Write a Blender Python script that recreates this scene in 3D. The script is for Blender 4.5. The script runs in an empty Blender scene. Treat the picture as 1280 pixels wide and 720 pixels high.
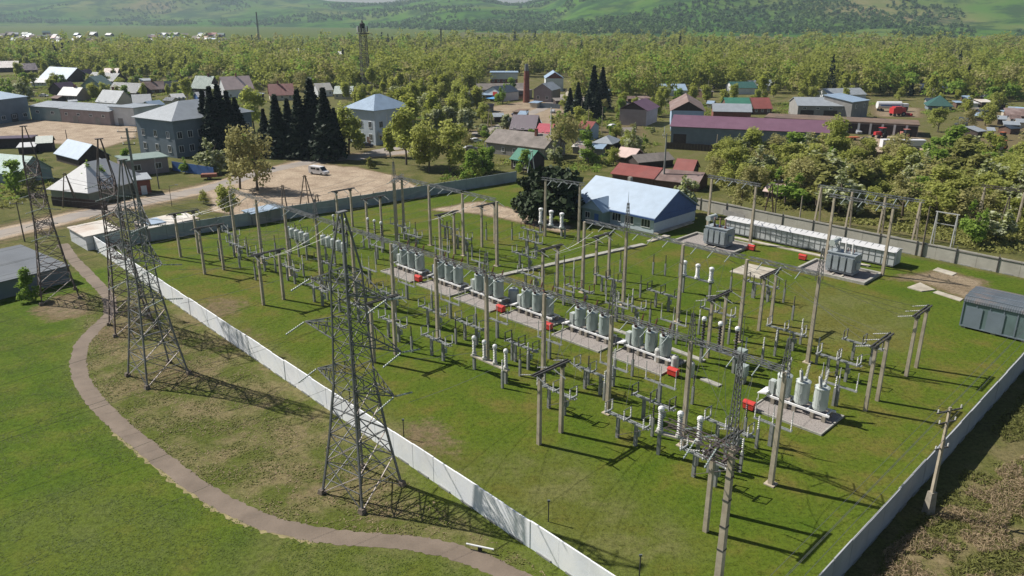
import bpy, math, random
import numpy as np
from mathutils import Vector, Matrix, noise as mnoise
random.seed(7); rng = np.random.default_rng(11)
R = math.radians; PI = math.pi
sc = bpy.context.scene
col = sc.collection
# ------------------------------------------------------------------ camera geometry (survey of the place from the drone photo)
FPX, HOR, CH = 963.0, 20.0, 38.0
PITCH = math.atan((360 - HOR) / FPX); CP, SP = math.cos(PITCH), math.sin(PITCH)
def G(x, y, z=0.0):                       # ground survey: photo pixel -> world x, y on the level z
    a = (x - 640) / FPX; b = (y - 360) / FPX
    t = (z - CH) / (-SP - b * CP)
    return (a * t, (CP - b * SP) * t)
def HT(x, yb, yt):
    X, Y = G(x, yb); b = (yt - 360) / FPX
    return CH + (-SP - b * CP) / (CP - b * SP) * Y
Q = math.sqrt(.5)
def W(u, v): return ((-u + v) * Q, (u + v) * Q)     # substation grid -> world
def UV(x, y, z=0.0):
    X, Y = G(x, y, z); return ((-X + Y) * Q, (X + Y) * Q)
YARD = R(45)                              # local x = v axis, local y = u axis

# ------------------------------------------------------------------ mesh builder
class MB:
    def __init__(s): s.v = []; s.f = []; s.m = []; s.mi = 0
    def add(s, vs, fs):
        o = len(s.v); s.v += [tuple(p) for p in vs]
        s.f += [tuple(i + o for i in f) for f in fs]; s.m += [s.mi] * len(fs)
        return s
    def box(s, c, d, rz=0, taper=1.0):
        x, y, z = d[0] / 2, d[1] / 2, d[2] / 2; cr, sr = math.cos(rz), math.sin(rz)
        vs = []
        for k, t in ((-1, 1), (1, taper)):
            for i, j in ((-1, -1), (1, -1), (1, 1), (-1, 1)):
                px, py = i * x * t, j * y * t
                vs.append((c[0] + px * cr - py * sr, c[1] + px * sr + py * cr, c[2] + k * z))
        return s.add(vs, [(3, 2, 1, 0), (4, 5, 6, 7), (0, 1, 5, 4), (1, 2, 6, 5), (2, 3, 7, 6), (3, 0, 4, 7)])
    def bar(s, p, q, w, h=None, w2=None):
        h = h or w; k = (w2 / w) if w2 else 1
        p, q = Vector(p), Vector(q); d = q - p
        if d.length < 1e-6: return s
        d.normalize(); up = Vector((0, 0, 1)) if abs(d.z) < .95 else Vector((1, 0, 0))
        a = d.cross(up).normalized(); b = a.cross(d)
        vs = []
        for c, t in ((p, 1), (q, k)):
            for i, j in ((-1, -1), (1, -1), (1, 1), (-1, 1)):
                vs.append(c + a * (i * w * t / 2) + b * (j * h * t / 2))
        return s.add(vs, [(3, 2, 1, 0), (4, 5, 6, 7), (0, 1, 5, 4), (1, 2, 6, 5), (2, 3, 7, 6), (3, 0, 4, 7)])
    def tube(s, p, q, r0, r1=None, n=6):
        r1 = r0 if r1 is None else r1
        p, q = Vector(p), Vector(q); d = (q - p)
        if d.length < 1e-6: return s
        d.normalize(); up = Vector((0, 0, 1)) if abs(d.z) < .95 else Vector((1, 0, 0))
        a = d.cross(up).normalized(); b = a.cross(d); vs = []
        for c, r in ((p, r0), (q, r1)):
            for i in range(n):
                t = 2 * PI * i / n; vs.append(c + a * (r * math.cos(t)) + b * (r * math.sin(t)))
        return s.add(vs, [tuple(range(n))[::-1], tuple(range(n, 2 * n))] + [(i, (i + 1) % n, n + (i + 1) % n, n + i) for i in range(n)])
    def lathe(s, c, prof, n=14):
        vs = []; fs = []
        for r, z in prof:
            for i in range(n):
                t = 2 * PI * i / n; vs.append((c[0] + r * math.cos(t), c[1] + r * math.sin(t), c[2] + z))
        for k in range(len(prof) - 1):
            for i in range(n):
                j = (i + 1) % n; fs.append((k * n + i, k * n + j, (k + 1) * n + j, (k + 1) * n + i))
        fs.append(tuple(range(n))[::-1]); fs.append(tuple(range((len(prof) - 1) * n, len(prof) * n)))
        return s.add(vs, fs)
    def poly(s, pts): return s.add(pts, [tuple(range(len(pts)))])
    def prism(s, pts, d):                 # polygon (list of 3-d points) pushed along d
        n = len(pts); d = Vector(d); a = [Vector(p) for p in pts]; b = [p + d for p in a]
        return s.add(a + b, [tuple(range(n))[::-1], tuple(range(n, 2 * n))] + [(i, (i + 1) % n, n + (i + 1) % n, n + i) for i in range(n)])
    def string(s, p, q, r=.11, n=7):      # insulator string: discs on a rod
        p, q = Vector(p), Vector(q); s.tube(p, q, r * .35, n=5)
        for k in range(n):
            a = p.lerp(q, (k + .25) / n); b = p.lerp(q, (k + .7) / n); s.tube(a, b, r, r * .55, 6)
        return s
    def post_ins(s, c, h, r=.09, rings=6, n=8):   # ribbed post insulator
        pr = [(r * .8, 0)]
        for k in range(rings):
            z = h * (k + .15) / rings; pr += [(r * .65, z), (r * 1.25, z + h * .3 / rings), (r * .65, z + h * .55 / rings)]
        pr += [(r * .7, h)]
        return s.lathe(c, pr, n)
    def build(s, name, mat, parent=None, smooth=False):
        me = bpy.data.meshes.new(name); me.from_pydata(s.v, [], s.f)
        for m in (mat if isinstance(mat, (list, tuple)) else [mat]): me.materials.append(m)
        if any(s.m): me.polygons.foreach_set('material_index', s.m)
        if smooth: me.polygons.foreach_set('use_smooth', [True] * len(s.f))
        me.update(); o = bpy.data.objects.new(name, me); col.objects.link(o)
        if parent: o.parent = parent
        return o
def tag(o, label=None, cat=None, group=None, kind=None):
    if label: o['label'] = label
    if cat: o['category'] = cat
    if group: o['group'] = group
    if kind: o['kind'] = kind
    return o
def thing(name, label, cat, loc, rz=0.0, group=None, scale=None):
    o = bpy.data.objects.new(name, None); col.objects.link(o)
    o.location = (loc[0], loc[1], loc[2] if len(loc) > 2 else 0); o.rotation_euler = (0, 0, rz); o.empty_display_size = .3
    if scale: o.scale = scale
    return tag(o, label, cat, group)
def dup(root, loc, rz=None, label=None, group=None, scale=None):
    def cp(o, par):
        c = o.copy(); col.objects.link(c); c.parent = par
        for ch in o.children: cp(ch, c)
        return c
    r = cp(root, None); r.location = (loc[0], loc[1], loc[2] if len(loc) > 2 else 0)
    if rz is not None: r.rotation_euler = (0, 0, rz)
    if scale is not None: r.scale = scale
    if label: r['label'] = label
    if group: r['group'] = group
    return r
ORD = ['first', 'second', 'third', 'fourth', 'fifth', 'sixth', 'seventh', 'eighth', 'ninth', 'tenth', 'eleventh', 'twelfth', 'thirteenth', 'fourteenth', 'fifteenth']

# ------------------------------------------------------------------ materials
def newmat(name):
    m = bpy.data.materials.new(name); m.use_nodes = True
    nt = m.node_tree; b = nt.nodes['Principled BSDF']; return m, nt, b
def N(nt, t, **k):
    n = nt.nodes.new(t)
    for a, v in k.items(): setattr(n, a, v)
    return n
def c4(c): return (c[0], c[1], c[2], 1)
def ramp(nt, fac, stops):
    r = N(nt, 'ShaderNodeValToRGB'); e = r.color_ramp.elements
    while len(e) < len(stops): e.new(.5)
    for el, (p, c) in zip(e, stops): el.position = p; el.color = c4(c)
    nt.links.new(fac, r.inputs[0]); return r.outputs[0]
def noise(nt, vec, scale, detail=4, rough=.55):
    n = N(nt, 'ShaderNodeTexNoise'); n.inputs['Scale'].default_value = scale; n.inputs['Detail'].default_value = detail; n.inputs['Roughness'].default_value = rough
    if vec is not None: nt.links.new(vec, n.inputs['Vector'])
    return n.outputs[0]
def mixc(nt, fac, a, b, mode='MIX'):
    m = N(nt, 'ShaderNodeMix', data_type='RGBA', blend_type=mode)
    for i, x in ((0, fac), (6, a), (7, b)):
        if hasattr(x, 'is_linked'): nt.links.new(x, m.inputs[i])
        else: m.inputs[i].default_value = x if i == 0 else c4(x)
    return m.outputs[2]
def mth(nt, op, a, b=0.0, clamp=False):
    m = N(nt, 'ShaderNodeMath', operation=op); m.use_clamp = clamp
    for i, x in ((0, a), (1, b)):
        if hasattr(x, 'is_linked'): nt.links.new(x, m.inputs[i])
        else: m.inputs[i].default_value = x
    return m.outputs[0]
def bump(nt, b, h, strength=.3, dist=.05):
    bp = N(nt, 'ShaderNodeBump'); bp.inputs['Strength'].default_value = strength; bp.inputs['Distance'].default_value = dist
    nt.links.new(h, bp.inputs['Height']); nt.links.new(bp.outputs[0], b.inputs['Normal'])
def ocoord(nt): return N(nt, 'ShaderNodeTexCoord').outputs['Object']
def wpos(nt): return N(nt, 'ShaderNodeNewGeometry').outputs['Position']
def pm(name, c, rough=.7, metal=0.0, var=.25, scale=3.0, dirt=None, dirt_amt=.5, stripes=None, bmp=.0):
    """painted / weathered surface: tone varies by noise, optional stain patches, optional ribs (axis, scale)"""
    m, nt, b = newmat(name); v = ocoord(nt)
    f = noise(nt, v, scale, 5)
    lo = tuple(x * (1 - var) for x in c); hi = tuple(min(.9, x * (1 + var)) for x in c)
    cc = ramp(nt, f, [(.3, lo), (.7, hi)])
    if dirt:
        d = noise(nt, v, scale * .45, 6, .65)
        k = ramp(nt, d, [(.48, (0, 0, 0)), (.66, (dirt_amt,) * 3)])
        cc = mixc(nt, k, cc, dirt)
    nt.links.new(cc, b.inputs['Base Color'])
    b.inputs['Roughness'].default_value = rough; b.inputs['Metallic'].default_value = metal
    if stripes:
        w = N(nt, 'ShaderNodeTexWave', bands_direction=stripes[0]); w.inputs['Scale'].default_value = stripes[1]; w.inputs['Distortion'].default_value = 0
        nt.links.new(v, w.inputs['Vector']); bump(nt, b, w.outputs[1], .5, .06)
    elif bmp: bump(nt, b, noise(nt, v, scale * 6, 4), bmp, .03)
    return m
M = {}
M['concrete'] = pm('weathered concrete', (.30, .27, .22), .9, 0, .25, 2.0, (.16, .14, .11), .5, bmp=.3)
M['concrete_pole'] = pm('pole concrete', (.43, .37, .28), .9, 0, .2, 1.2, (.28, .22, .16), .6, bmp=.2)
M['concrete_grey'] = pm('grey concrete post', (.27, .275, .26), .9, 0, .2, 2.0, (.15, .15, .14), .5)
M['kerb'] = pm('light kerb concrete', (.36, .35, .31), .9, 0, .2, 2.5, (.2, .19, .16), .5, bmp=.3)
M['slab'] = pm('pale slab concrete', (.44, .40, .33), .9, 0, .2, .9, (.27, .23, .17), .6, bmp=.3)
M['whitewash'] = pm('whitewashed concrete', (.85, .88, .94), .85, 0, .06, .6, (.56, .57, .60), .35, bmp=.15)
M['fence_grey'] = pm('grey fence concrete', (.36, .365, .35), .9, 0, .15, .8, (.22, .22, .20), .5, bmp=.2)
M['fence_teal'] = pm('dull green-grey fence', (.33, .38, .40), .85, 0, .15, .5, (.24, .27, .27), .5)
M['gravel'] = pm('crushed gravel', (.30, .27, .25), .95, 0, .45, 9.0, (.2, .17, .15), .5, bmp=.9)
M['steel'] = pm('dull galvanised steel', (.20, .215, .22), .55, .35, .25, 4.0, (.12, .11, .10), .5)
M['steel_dark'] = pm('dark weathered steel', (.085, .085, .085), .6, .3, .3, 3.0, (.14, .075, .05), .4)
M['lattice'] = pm('grey painted lattice steel', (.155, .16, .165), .6, .1, .3, 1.5, (.09, .075, .07), .5)
M['lattice_rust'] = pm('brown oxide lattice steel', (.10, .08, .078), .65, .1, .35, 1.5, (.13, .065, .05), .5)
M['strip_white'] = pm('white marker paint', (.75, .74, .70), .6, 0, .1, 3)
M['tank'] = pm('grey-green tank paint', (.33, .385, .37), .5, 0, .1, 1.2, (.30, .33, .31), .5, bmp=.05)
M['tank_pale'] = pm('pale grey tank paint', (.47, .51, .49), .5, 0, .08, 1.2, (.42, .44, .42), .4)
M['trafo'] = pm('blue-grey transformer paint', (.30, .335, .36), .5, 0, .15, 1.0, (.2, .21, .21), .5)
M['porcelain'] = pm('pale porcelain', (.50, .50, .48), .4, 0, .12, 5, (.42, .40, .36), .4)
M['porcelain_dark'] = pm('dark porcelain', (.035, .03, .033), .25, 0, .3, 4)
M['porcelain_brown'] = pm('brown glazed porcelain', (.13, .045, .035), .25, 0, .25, 4)
M['glass_ins'] = pm('greenish glass insulators', (.27, .32, .31), .5, 0, .12, 5)
M['wire'] = pm('aluminium wire', (.22, .22, .22), .5, .5, .1, 2)
M['red'] = pm('red paint', (.55, .045, .035), .5, 0, .15, 3, (.35, .05, .04), .4)
M['black'] = pm('black rubber', (.02, .02, .02), .8, 0, .3, 4)
M['white'] = pm('white paint', (.78, .78, .78), .5, 0, .08, 1.5, (.6, .59, .56), .35)
M['wood'] = pm('grey weathered timber', (.16, .13, .10), .9, 0, .35, 4, (.09, .07, .055), .5)
M['wood_brown'] = pm('dark brown timber', (.085, .05, .035), .9, 0, .35, 4)
M['bark'] = pm('tree bark', (.12, .095, .07), .95, 0, .35, 5)
M['birch_bark'] = pm('pale bark', (.36, .33, .28), .9, 0, .4, 5)
def roofm(name, c, ax='X', var=.1, metal=.0, rough=.45, sc_=2.0, dirt=None, amt=.4):
    return pm(name, c, rough, metal, var, .5, dirt, amt, stripes=(ax, sc_))
RF = {'bluewhite': roofm('pale blue sheet roof', (.29, .385, .50), 'X'),
      'grey': roofm('grey sheet roof', (.31, .34, .37), 'X'), 'white': roofm('bright sheet roof', (.60, .60, .60), 'X', .06),
      'pink': roofm('faded pink roof', (.66, .50, .45), 'X'), 'red': roofm('dull red roof', (.27, .075, .06), 'X', .15, dirt=(.2, .09, .08)),
      'crimson': roofm('crimson sheet roof', (.45, .06, .09), 'X'), 'purple': roofm('plum sheet roof', (.17, .085, .125), 'X', .08, dirt=(.21, .11, .16), amt=.6),
      'darkpurple': roofm('dark plum roof', (.06, .03, .06), 'X'), 'slate': roofm('old asbestos slate roof', (.24, .21, .19), 'X', .2, rough=.9, dirt=(.13, .115, .10), amt=.6),
      'slatebrown': roofm('brown mottled slate roof', (.20, .135, .12), 'X', .25, rough=.9, dirt=(.38, .33, .32), amt=.35),
      'green': roofm('green sheet roof', (.05, .21, .14), 'X'), 'darkgreen': roofm('dark green roof', (.03, .10, .085), 'X'),
      'greygreen': roofm('grey-green roof', (.19, .26, .23), 'X'), 'teal': roofm('pale teal roof', (.25, .38, .35), 'X'), 'navy': roofm('dark blue-grey roof', (.04, .055, .075), 'X'),
      'felt': pm('rusty roofing felt', (.14, .10, .075), .95, 0, .3, .4, (.2, .12, .08), .6), 'felt_grey': pm('blue-grey roofing felt', (.115, .13, .15), .85, 0, .15, .25, (.15, .16, .17), .5),
      'blue': roofm('bright blue awning', (.12, .35, .68), 'X'), 'bare': pm('pale mottled flat roof', (.60, .57, .52), .9, 0, .1, .4, (.42, .31, .24), .7)}
WL = {'deepblue': pm('deep blue gable', (.045, .10, .28), .6, 0, .12, .5), 'bluegrey': pm('blue-grey wall', (.17, .21, .25), .85, 0, .12, .4, (.12, .15, .17), .4), 'grey': pm('grey block wall', (.27, .26, .25), .9, 0, .15, .5, (.19, .18, .17), .5),
      'white': pm('white rendered wall', (.62, .64, .66), .85, 0, .08, .4, (.45, .46, .47), .4), 'cream': pm('cream wall', (.50, .45, .36), .85, 0, .1, .5),
      'pinkgrey': pm('pinkish render', (.30, .25, .25), .85, 0, .12, .5), 'brick': pm('red brick', (.19, .07, .05), .9, 0, .25, 1.5), 'timber': pm('dark log wall', (.055, .04, .035), .9, 0, .3, 1.5),
      'brown': pm('brown timber wall', (.12, .07, .05), .9, 0, .25, 1.5), 'blue': pm('blue painted cladding', (.07, .16, .42), .6, 0, .12, .5), 'skyblue': pm('light blue panels', (.36, .47, .62), .6, 0, .08, .5),
      'paleblue': pm('pale blue-white siding', (.50, .56, .63), .6, 0, .06, .5, (.42, .46, .50), .4), 'teal': pm('pale teal wall', (.24, .33, .33), .85, 0, .15, .4, (.33, .36, .36), .5),
      'olive': pm('grey-olive wall', (.25, .27, .21), .85, 0, .12, .5), 'palewhite': pm('pale metal cladding', (.55, .57, .58), .5, 0, .06, .6, (.40, .41, .42), .35)}
m, nt, b = newmat('window glass'); b.inputs['Base Color'].default_value = (.02, .028, .035, 1); b.inputs['Roughness'].default_value = .08
nt.links.new(ramp(nt, noise(nt, ocoord(nt), .8, 3), [(.35, (.012, .018, .024)), (.7, (.05, .06, .07))]), b.inputs['Base Color']); M['glass'] = m
def leafmat(name, c, c2, trans=.25, blossom=None):
    m, nt, b = newmat(name); v = wpos(nt)
    f = noise(nt, v, .22, 3); f2 = noise(nt, v, 2.3, 2)
    oi = N(nt, 'ShaderNodeObjectInfo').outputs['Random']
    mixf = mth(nt, 'ADD', mth(nt, 'MULTIPLY', f, .6), mth(nt, 'MULTIPLY', oi, .4), True)
    cc = mixc(nt, mixf, c, c2)
    cc = mixc(nt, mth(nt, 'MULTIPLY', f2, .55), cc, tuple(x * .78 for x in c))
    if blossom: cc = mixc(nt, ramp(nt, noise(nt, v, 1.1, 4), [(.46, (0, 0, 0)), (.6, (.85, .85, .85))]), cc, blossom)
    nt.links.new(cc, b.inputs['Base Color']); b.inputs['Roughness'].default_value = .65; b.inputs['Specular IOR Level'].default_value = .2
    t = N(nt, 'ShaderNodeBsdfTranslucent'); nt.links.new(cc, t.inputs[0]); mx = N(nt, 'ShaderNodeMixShader'); mx.inputs[0].default_value = trans
    nt.links.new(b.outputs[0], mx.inputs[1]); nt.links.new(t.outputs[0], mx.inputs[2]); nt.links.new(mx.outputs[0], nt.nodes['Material Output'].inputs[0])
    return m
LF = {'willow': leafmat('young yellow-green leaves', (.37, .43, .09), (.47, .46, .15), .58), 'poplar': leafmat('olive spring leaves', (.37, .43, .075), (.46, .45, .11), .5),
      'green': leafmat('fresh green leaves', (.23, .37, .06), (.32, .41, .08), .5), 'dark': leafmat('dark needles', (.03, .05, .018), (.05, .072, .025), .05),
      'spruce': leafmat('spruce needles', (.018, .035, .016), (.03, .05, .022), .03), 'blossom': leafmat('blossoming leaves', (.24, .28, .08), (.30, .32, .10), .35, (.62, .64, .46)),
      'bare': leafmat('budding brown twigs', (.37, .34, .14), (.41, .40, .15), .45), 'belt': leafmat('belt leaves', (.30, .35, .065), (.38, .38, .10), .5), 'olive': leafmat('olive bush leaves', (.28, .30, .08), (.34, .33, .11), .45)}
# ------------------------------------------------------------------ camera, light, sky
cam = bpy.data.cameras.new('camera'); co = bpy.data.objects.new('camera', cam); col.objects.link(co); sc.camera = co
co.location = (0, 0, CH); co.rotation_euler = (R(90) - PITCH, 0, 0); cam.sensor_width = 36; cam.lens = FPX / 1280 * 36; cam.clip_start = .5; cam.clip_end = 30000
SUN_EL, SUN_AZ = R(45), math.atan2(-.915, .405)          # azimuth measured clockwise from +Y
sdir = Vector((math.sin(SUN_AZ) * math.cos(SUN_EL), math.cos(SUN_AZ) * math.cos(SUN_EL), math.sin(SUN_EL)))
sl = bpy.data.lights.new('sun', 'SUN'); sl.energy = 4.6; sl.angle = R(.55); sl.color = (1, .95, .87)
so = bpy.data.objects.new('sun', sl); col.objects.link(so); so.rotation_euler = sdir.to_track_quat('Z', 'Y').to_euler(); so.location = (-200, 100, 300)
w = bpy.data.worlds.new('World'); sc.world = w; w.use_nodes = True; nt = w.node_tree
sk = nt.nodes.new('ShaderNodeTexSky'); sk.sky_type = 'NISHITA'; sk.sun_disc = False; sk.sun_elevation = SUN_EL; sk.sun_rotation = SUN_AZ % (2 * PI); sk.altitude = 300; sk.dust_density = 1.2
bg = nt.nodes['Background']; bg.inputs[1].default_value = .048; nt.links.new(sk.outputs[0], bg.inputs[0])
sc.view_settings.view_transform = 'Standard'; sc.view_settings.look = 'None'; sc.view_settings.exposure = .5; sc.view_settings.gamma = 1; sc.view_settings.use_curve_mapping = False
sc.render.engine = 'CYCLES'; sc.cycles.use_denoising = True; sc.cycles.max_bounces = 7; sc.cycles.diffuse_bounces = 4; sc.cycles.glossy_bounces = 2; sc.cycles.volume_bounces = 0
sc.cycles.transparent_max_bounces = 6; sc.cycles.caustics_reflective = False; sc.cycles.caustics_refractive = False

# ------------------------------------------------------------------ ground sheet
def pxpoly(p): return np.array([G(*q) for q in p])
def inpoly(X, Y, P):
    r = np.zeros(X.shape, bool); n = len(P); j = n - 1
    for i in range(n):
        xi, yi = P[i]; xj, yj = P[j]
        if yi != yj: r ^= ((yi > Y) != (yj > Y)) & (X < (xj - xi) * (Y - yi) / (yj - yi) + xi)
        j = i
    return r
def distline(X, Y, P):
    d = np.full(X.shape, 1e9)
    for (ax, ay), (bx, by) in zip(P[:-1], P[1:]):
        L2 = (bx - ax) ** 2 + (by - ay) ** 2; t = np.clip(((X - ax) * (bx - ax) + (Y - ay) * (by - ay)) / L2, 0, 1)
        d = np.minimum(d, np.hypot(X - ax - t * (bx - ax), Y - ay - t * (by - ay)))
    return d
def axis(segs):
    a = []
    for lo, hi, st in segs: a += list(np.arange(lo, hi, st))
    return np.array(a + [segs[-1][1]])
def grow(lo, hi, st, k):
    a = [lo]
    while a[-1] < hi: a.append(a[-1] + st); st *= k
    return a
xs = axis([(-110, 110, 1.0)]); side = np.array(grow(110, 260, 2.5, 1.0)[1:] + grow(262, 5600, 8, 1.3)[1:])
xs = np.concatenate([-side[::-1], xs, side])
ys = np.concatenate([[-900, -300, -80, 0, 12], axis([(20, 200, 1.0)]), np.arange(202, 430, 2.5), grow(432, 7600, 8, 1.16)])
gx, gy = np.meshgrid(xs, ys)
sea = lambda: np.zeros(gx.shape)
dirt, dry, lawn, lush = sea(), sea(), sea(), sea()
UU, VV = (gy - gx) * Q, (gx + gy) * Q
L4A, L4B = (146, 39), (126, 134)
comp = np.array([W(15.6, 35), W(145, 39.5), W(143.5, 76), W(131, 134), W(15.6, 134)])
lawn[inpoly(gx, gy, comp)] = 1
ROAD = [G(*p) for p in [(-200, 345), (-60, 306), (40, 283), (120, 264), (200, 248), (270, 233), (330, 214), (385, 203), (450, 195), (530, 188)]]
dirt = np.maximum(dirt, np.clip((5.0 - distline(gx, gy, ROAD)) / 1.5, 0, 1))
dirt = np.maximum(dirt, .55 * np.clip((9.5 - distline(gx, gy, ROAD[:6])) / 3, 0, 1))
for pts, a in (([(-60, 158), (0, 152), (60, 147), (176, 156), (175, 172), (122, 188), (75, 180), (-60, 174)], 1.0),
               ([(262, 240), (300, 217), (380, 206), (440, 207), (500, 221), (535, 239), (540, 247), (470, 253), (330, 277), (262, 264)], 1.0),
               ([(500, 222), (560, 215), (640, 205), (610, 190), (530, 186), (450, 196)], .35),
               ([(525, 263), (600, 250), (650, 262), (722, 284), (700, 293), (640, 277), (596, 268)], .85),
               ([(1098, 350), (1120, 342), (1180, 336), (1245, 352), (1215, 380), (1140, 352)], .7),
               ([(600, 135), (690, 120), (720, 150), (690, 165), (640, 150)], .75), ([(560, 165), (640, 150), (650, 162), (590, 178)], .6),
               ([(740, 160), (800, 150), (815, 172), (770, 178)], .55), ([(1060, 172), (1150, 160), (1175, 190), (1090, 196)], .8), ([(1085, 130), (1160, 135), (1160, 148), (1085, 146)], .7),
               ([(1200, 140), (1300, 140), (1300, 190), (1210, 200)], .55), ([(955, 205), (1010, 215), (1000, 240), (950, 238)], .6), ([(890, 245), (1000, 240), (1080, 275), (1200, 320), (1170, 320), (1000, 272)], .3),
               ([(330, 205), (430, 182), (480, 180), (470, 192), (400, 200)], .5), ([(60, 370), (110, 362), (128, 392), (60, 405), (30, 392)], .65)):
    k = inpoly(gx, gy, pxpoly(pts)); dirt[k] = np.maximum(dirt[k], a)
for (px, py, r, a) in ((530, 545, 3.6, .62), (275, 385, 5, .6), (300, 425, 4, .5), (340, 455, 3.5, .5), (255, 400, 4, .5), (560, 560, 2.5, .5), (230, 470, 3.5, .55), (290, 540, 3, .4), (390, 600, 4, .45), (480, 640, 3, .5), (350, 640, 2.5, .4), (640, 520, 2, .1), (250, 440, 4, .4), (205, 470, 5, .55), (148, 415, 5, .6), (450, 610, 4.5, .4), (230, 300, 3.5, .4), (330, 295, 6, .4), (1045, 385, 7, .22), (540, 300, 5, .25), (180, 510, 2.5, .3), (620, 520, 2, .15)):
    X0, Y0 = G(px, py); k = np.clip(1.4 - np.hypot(gx - X0, (gy - Y0) * .8) / r, 0, 1) * a; dirt = np.maximum(dirt, k)
for pts, a in (([(-200, 58), (1500, 54), (1500, 127), (840, 127), (720, 124), (600, 98), (500, 120), (330, 116), (-200, 90)], .8), ([(104, 400), (112, 372), (150, 350), (230, 398), (345, 486), (470, 572), (600, 662), (720, 730), (640, 716), (560, 682), (450, 668), (340, 650), (240, 600), (170, 545), (110, 490), (96, 450)], 1.0),
               ([(1290, 540), (1200, 600), (1110, 670), (1060, 740), (1300, 740)], 1.0), ([(1290, 470), (1230, 520), (1150, 610), (1200, 600), (1290, 540)], .35), ([(0, 640), (120, 600), (250, 660), (330, 720), (0, 720)], .25),
               ([(340, 650), (560, 690), (640, 730), (300, 740)], .45), ([(560, 575), (700, 560), (900, 690), (800, 730), (760, 715)], .5), ([(1000, 352), (1150, 380), (1130, 440), (1000, 420)], .45), ([(900, 245), (1290, 350), (1290, 330), (1000, 230)], .6), ([(880, 205), (1300, 190), (1310, 320), (1180, 300), (900, 235)], .7), ([(-60, 80), (600, 95), (620, 190), (480, 190), (330, 120), (-60, 145)], .45), ([(600, 120), (1300, 120), (1300, 190), (880, 200), (600, 200)], .5), ([(190, 360), (260, 380), (350, 440), (500, 530), (600, 590), (560, 600), (430, 545), (330, 480), (200, 395)], .85)):
    k = inpoly(gx, gy, pxpoly(pts)); dry[k] = np.maximum(dry[k], a)
lush[(VV < 38) & (gy < 130) & (UU < 130)] = 1
lush[(gy > 1050) & (gx < -120)] = .8
def blur(a, n=2):
    for _ in range(n):
        p = np.pad(a, 1, mode='edge'); a = (p[1:-1, 1:-1] * 2 + p[:-2, 1:-1] + p[2:, 1:-1] + p[1:-1, :-2] + p[1:-1, 2:]) / 6
    return a
dirt, dry, lush = blur(dirt), blur(dry, 5), blur(lush, 2)
nv = gx.size; me = bpy.data.meshes.new('ground')
me.vertices.add(nv); me.vertices.foreach_set('co', np.stack([gx.ravel(), gy.ravel(), np.zeros(nv)], 1).ravel())
ny, nx = gx.shape; idx = np.arange(nv).reshape(ny, nx)
qd = np.stack([idx[:-1, :-1], idx[:-1, 1:], idx[1:, 1:], idx[1:, :-1]], -1).reshape(-1, 4)
def fill(me, quads):
    n, k = quads.shape
    me.loops.add(n * k); me.loops.foreach_set('vertex_index', quads.ravel().astype(np.int32))
    me.polygons.add(n); me.polygons.foreach_set('loop_start', np.arange(0, n * k, k, dtype=np.int32)); me.update(calc_edges=True)
fill(me, qd)
at = me.color_attributes.new('zone', 'FLOAT_COLOR', 'POINT')
at.data.foreach_set('color', np.stack([dirt.ravel(), dry.ravel(), lawn.ravel(), lush.ravel()], 1).ravel().astype(np.float32))
m, nt, b = newmat('grass and soil'); v = wpos(nt); A = N(nt, 'ShaderNodeVertexColor', layer_name='zone'); sp = N(nt, 'ShaderNodeSeparateColor'); nt.links.new(A.outputs[0], sp.inputs[0])
big, mid, fine, clump = noise(nt, v, .035, 4), noise(nt, v, .22, 5, .6), noise(nt, v, 2.2, 5, .7), noise(nt, v, .9, 4, .7)
rough_g = ramp(nt, mid, [(.3, (.068, .078, .02)), (.5, (.10, .105, .03)), (.68, (.15, .13, .055))])
lawn_g = ramp(nt, mth(nt, 'ADD', mth(nt, 'MULTIPLY', mid, .55), mth(nt, 'MULTIPLY', big, .45)), [(.36, (.060, .104, .008)), (.5, (.086, .118, .012)), (.6, (.128, .118, .026))])
lush_g = ramp(nt, mid, [(.3, (.052, .094, .008)), (.5, (.075, .116, .010)), (.66, (.105, .124, .02)), (.76, (.15, .135, .045))])
g = mixc(nt, sp.outputs[2], rough_g, lawn_g); g = mixc(nt, A.outputs[1], g, lush_g)
dk = mixc(nt, clump, (.12, .105, .04), (.27, .205, .125)); dk = mixc(nt, ramp(nt, mid, [(.42, (0, 0, 0)), (.58, (1, 1, 1))]), dk, (.085, .10, .022))
g = mixc(nt, mth(nt, 'MULTIPLY', sp.outputs[1], .85), g, dk)
dcol = ramp(nt, mid, [(.3, (.27, .205, .15)), (.6, (.42, .335, .25))])
dcol = mixc(nt, ramp(nt, sp.outputs[0], [(.62, (0, 0, 0)), (.82, (1, 1, 1))]), mixc(nt, clump, (.10, .078, .042), (.21, .16, .09)), dcol)
dn = mth(nt, 'ADD', sp.outputs[0], mth(nt, 'MULTIPLY', mth(nt, 'SUBTRACT', clump, .5), .9))
g = mixc(nt, ramp(nt, dn, [(.33, (0, 0, 0)), (.62, (1, 1, 1))]), g, dcol)
fin2 = noise(nt, v, 7, 3, .8)
gr = ramp(nt, mth(nt, 'ADD', mth(nt, 'MULTIPLY', fine, .5), mth(nt, 'MULTIPLY', fin2, .5)), [(.36, (1.35, 1.35, 1.35)), (.5, (1, 1, 1)), (.62, (.45, .47, .42))])
g = mixc(nt, 1.0, g, gr, 'MULTIPLY')
nt.links.new(g, b.inputs['Base Color']); b.inputs['Roughness'].default_value = .95; b.inputs['Specular IOR Level'].default_value = .1
bump(nt, b, mth(nt, 'ADD', mth(nt, 'MULTIPLY', clump, .5), fine), .55, .22)
me.materials.append(m); M['ground'] = m
go = bpy.data.objects.new('ground', me); col.objects.link(go); tag(go, kind='structure')

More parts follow.
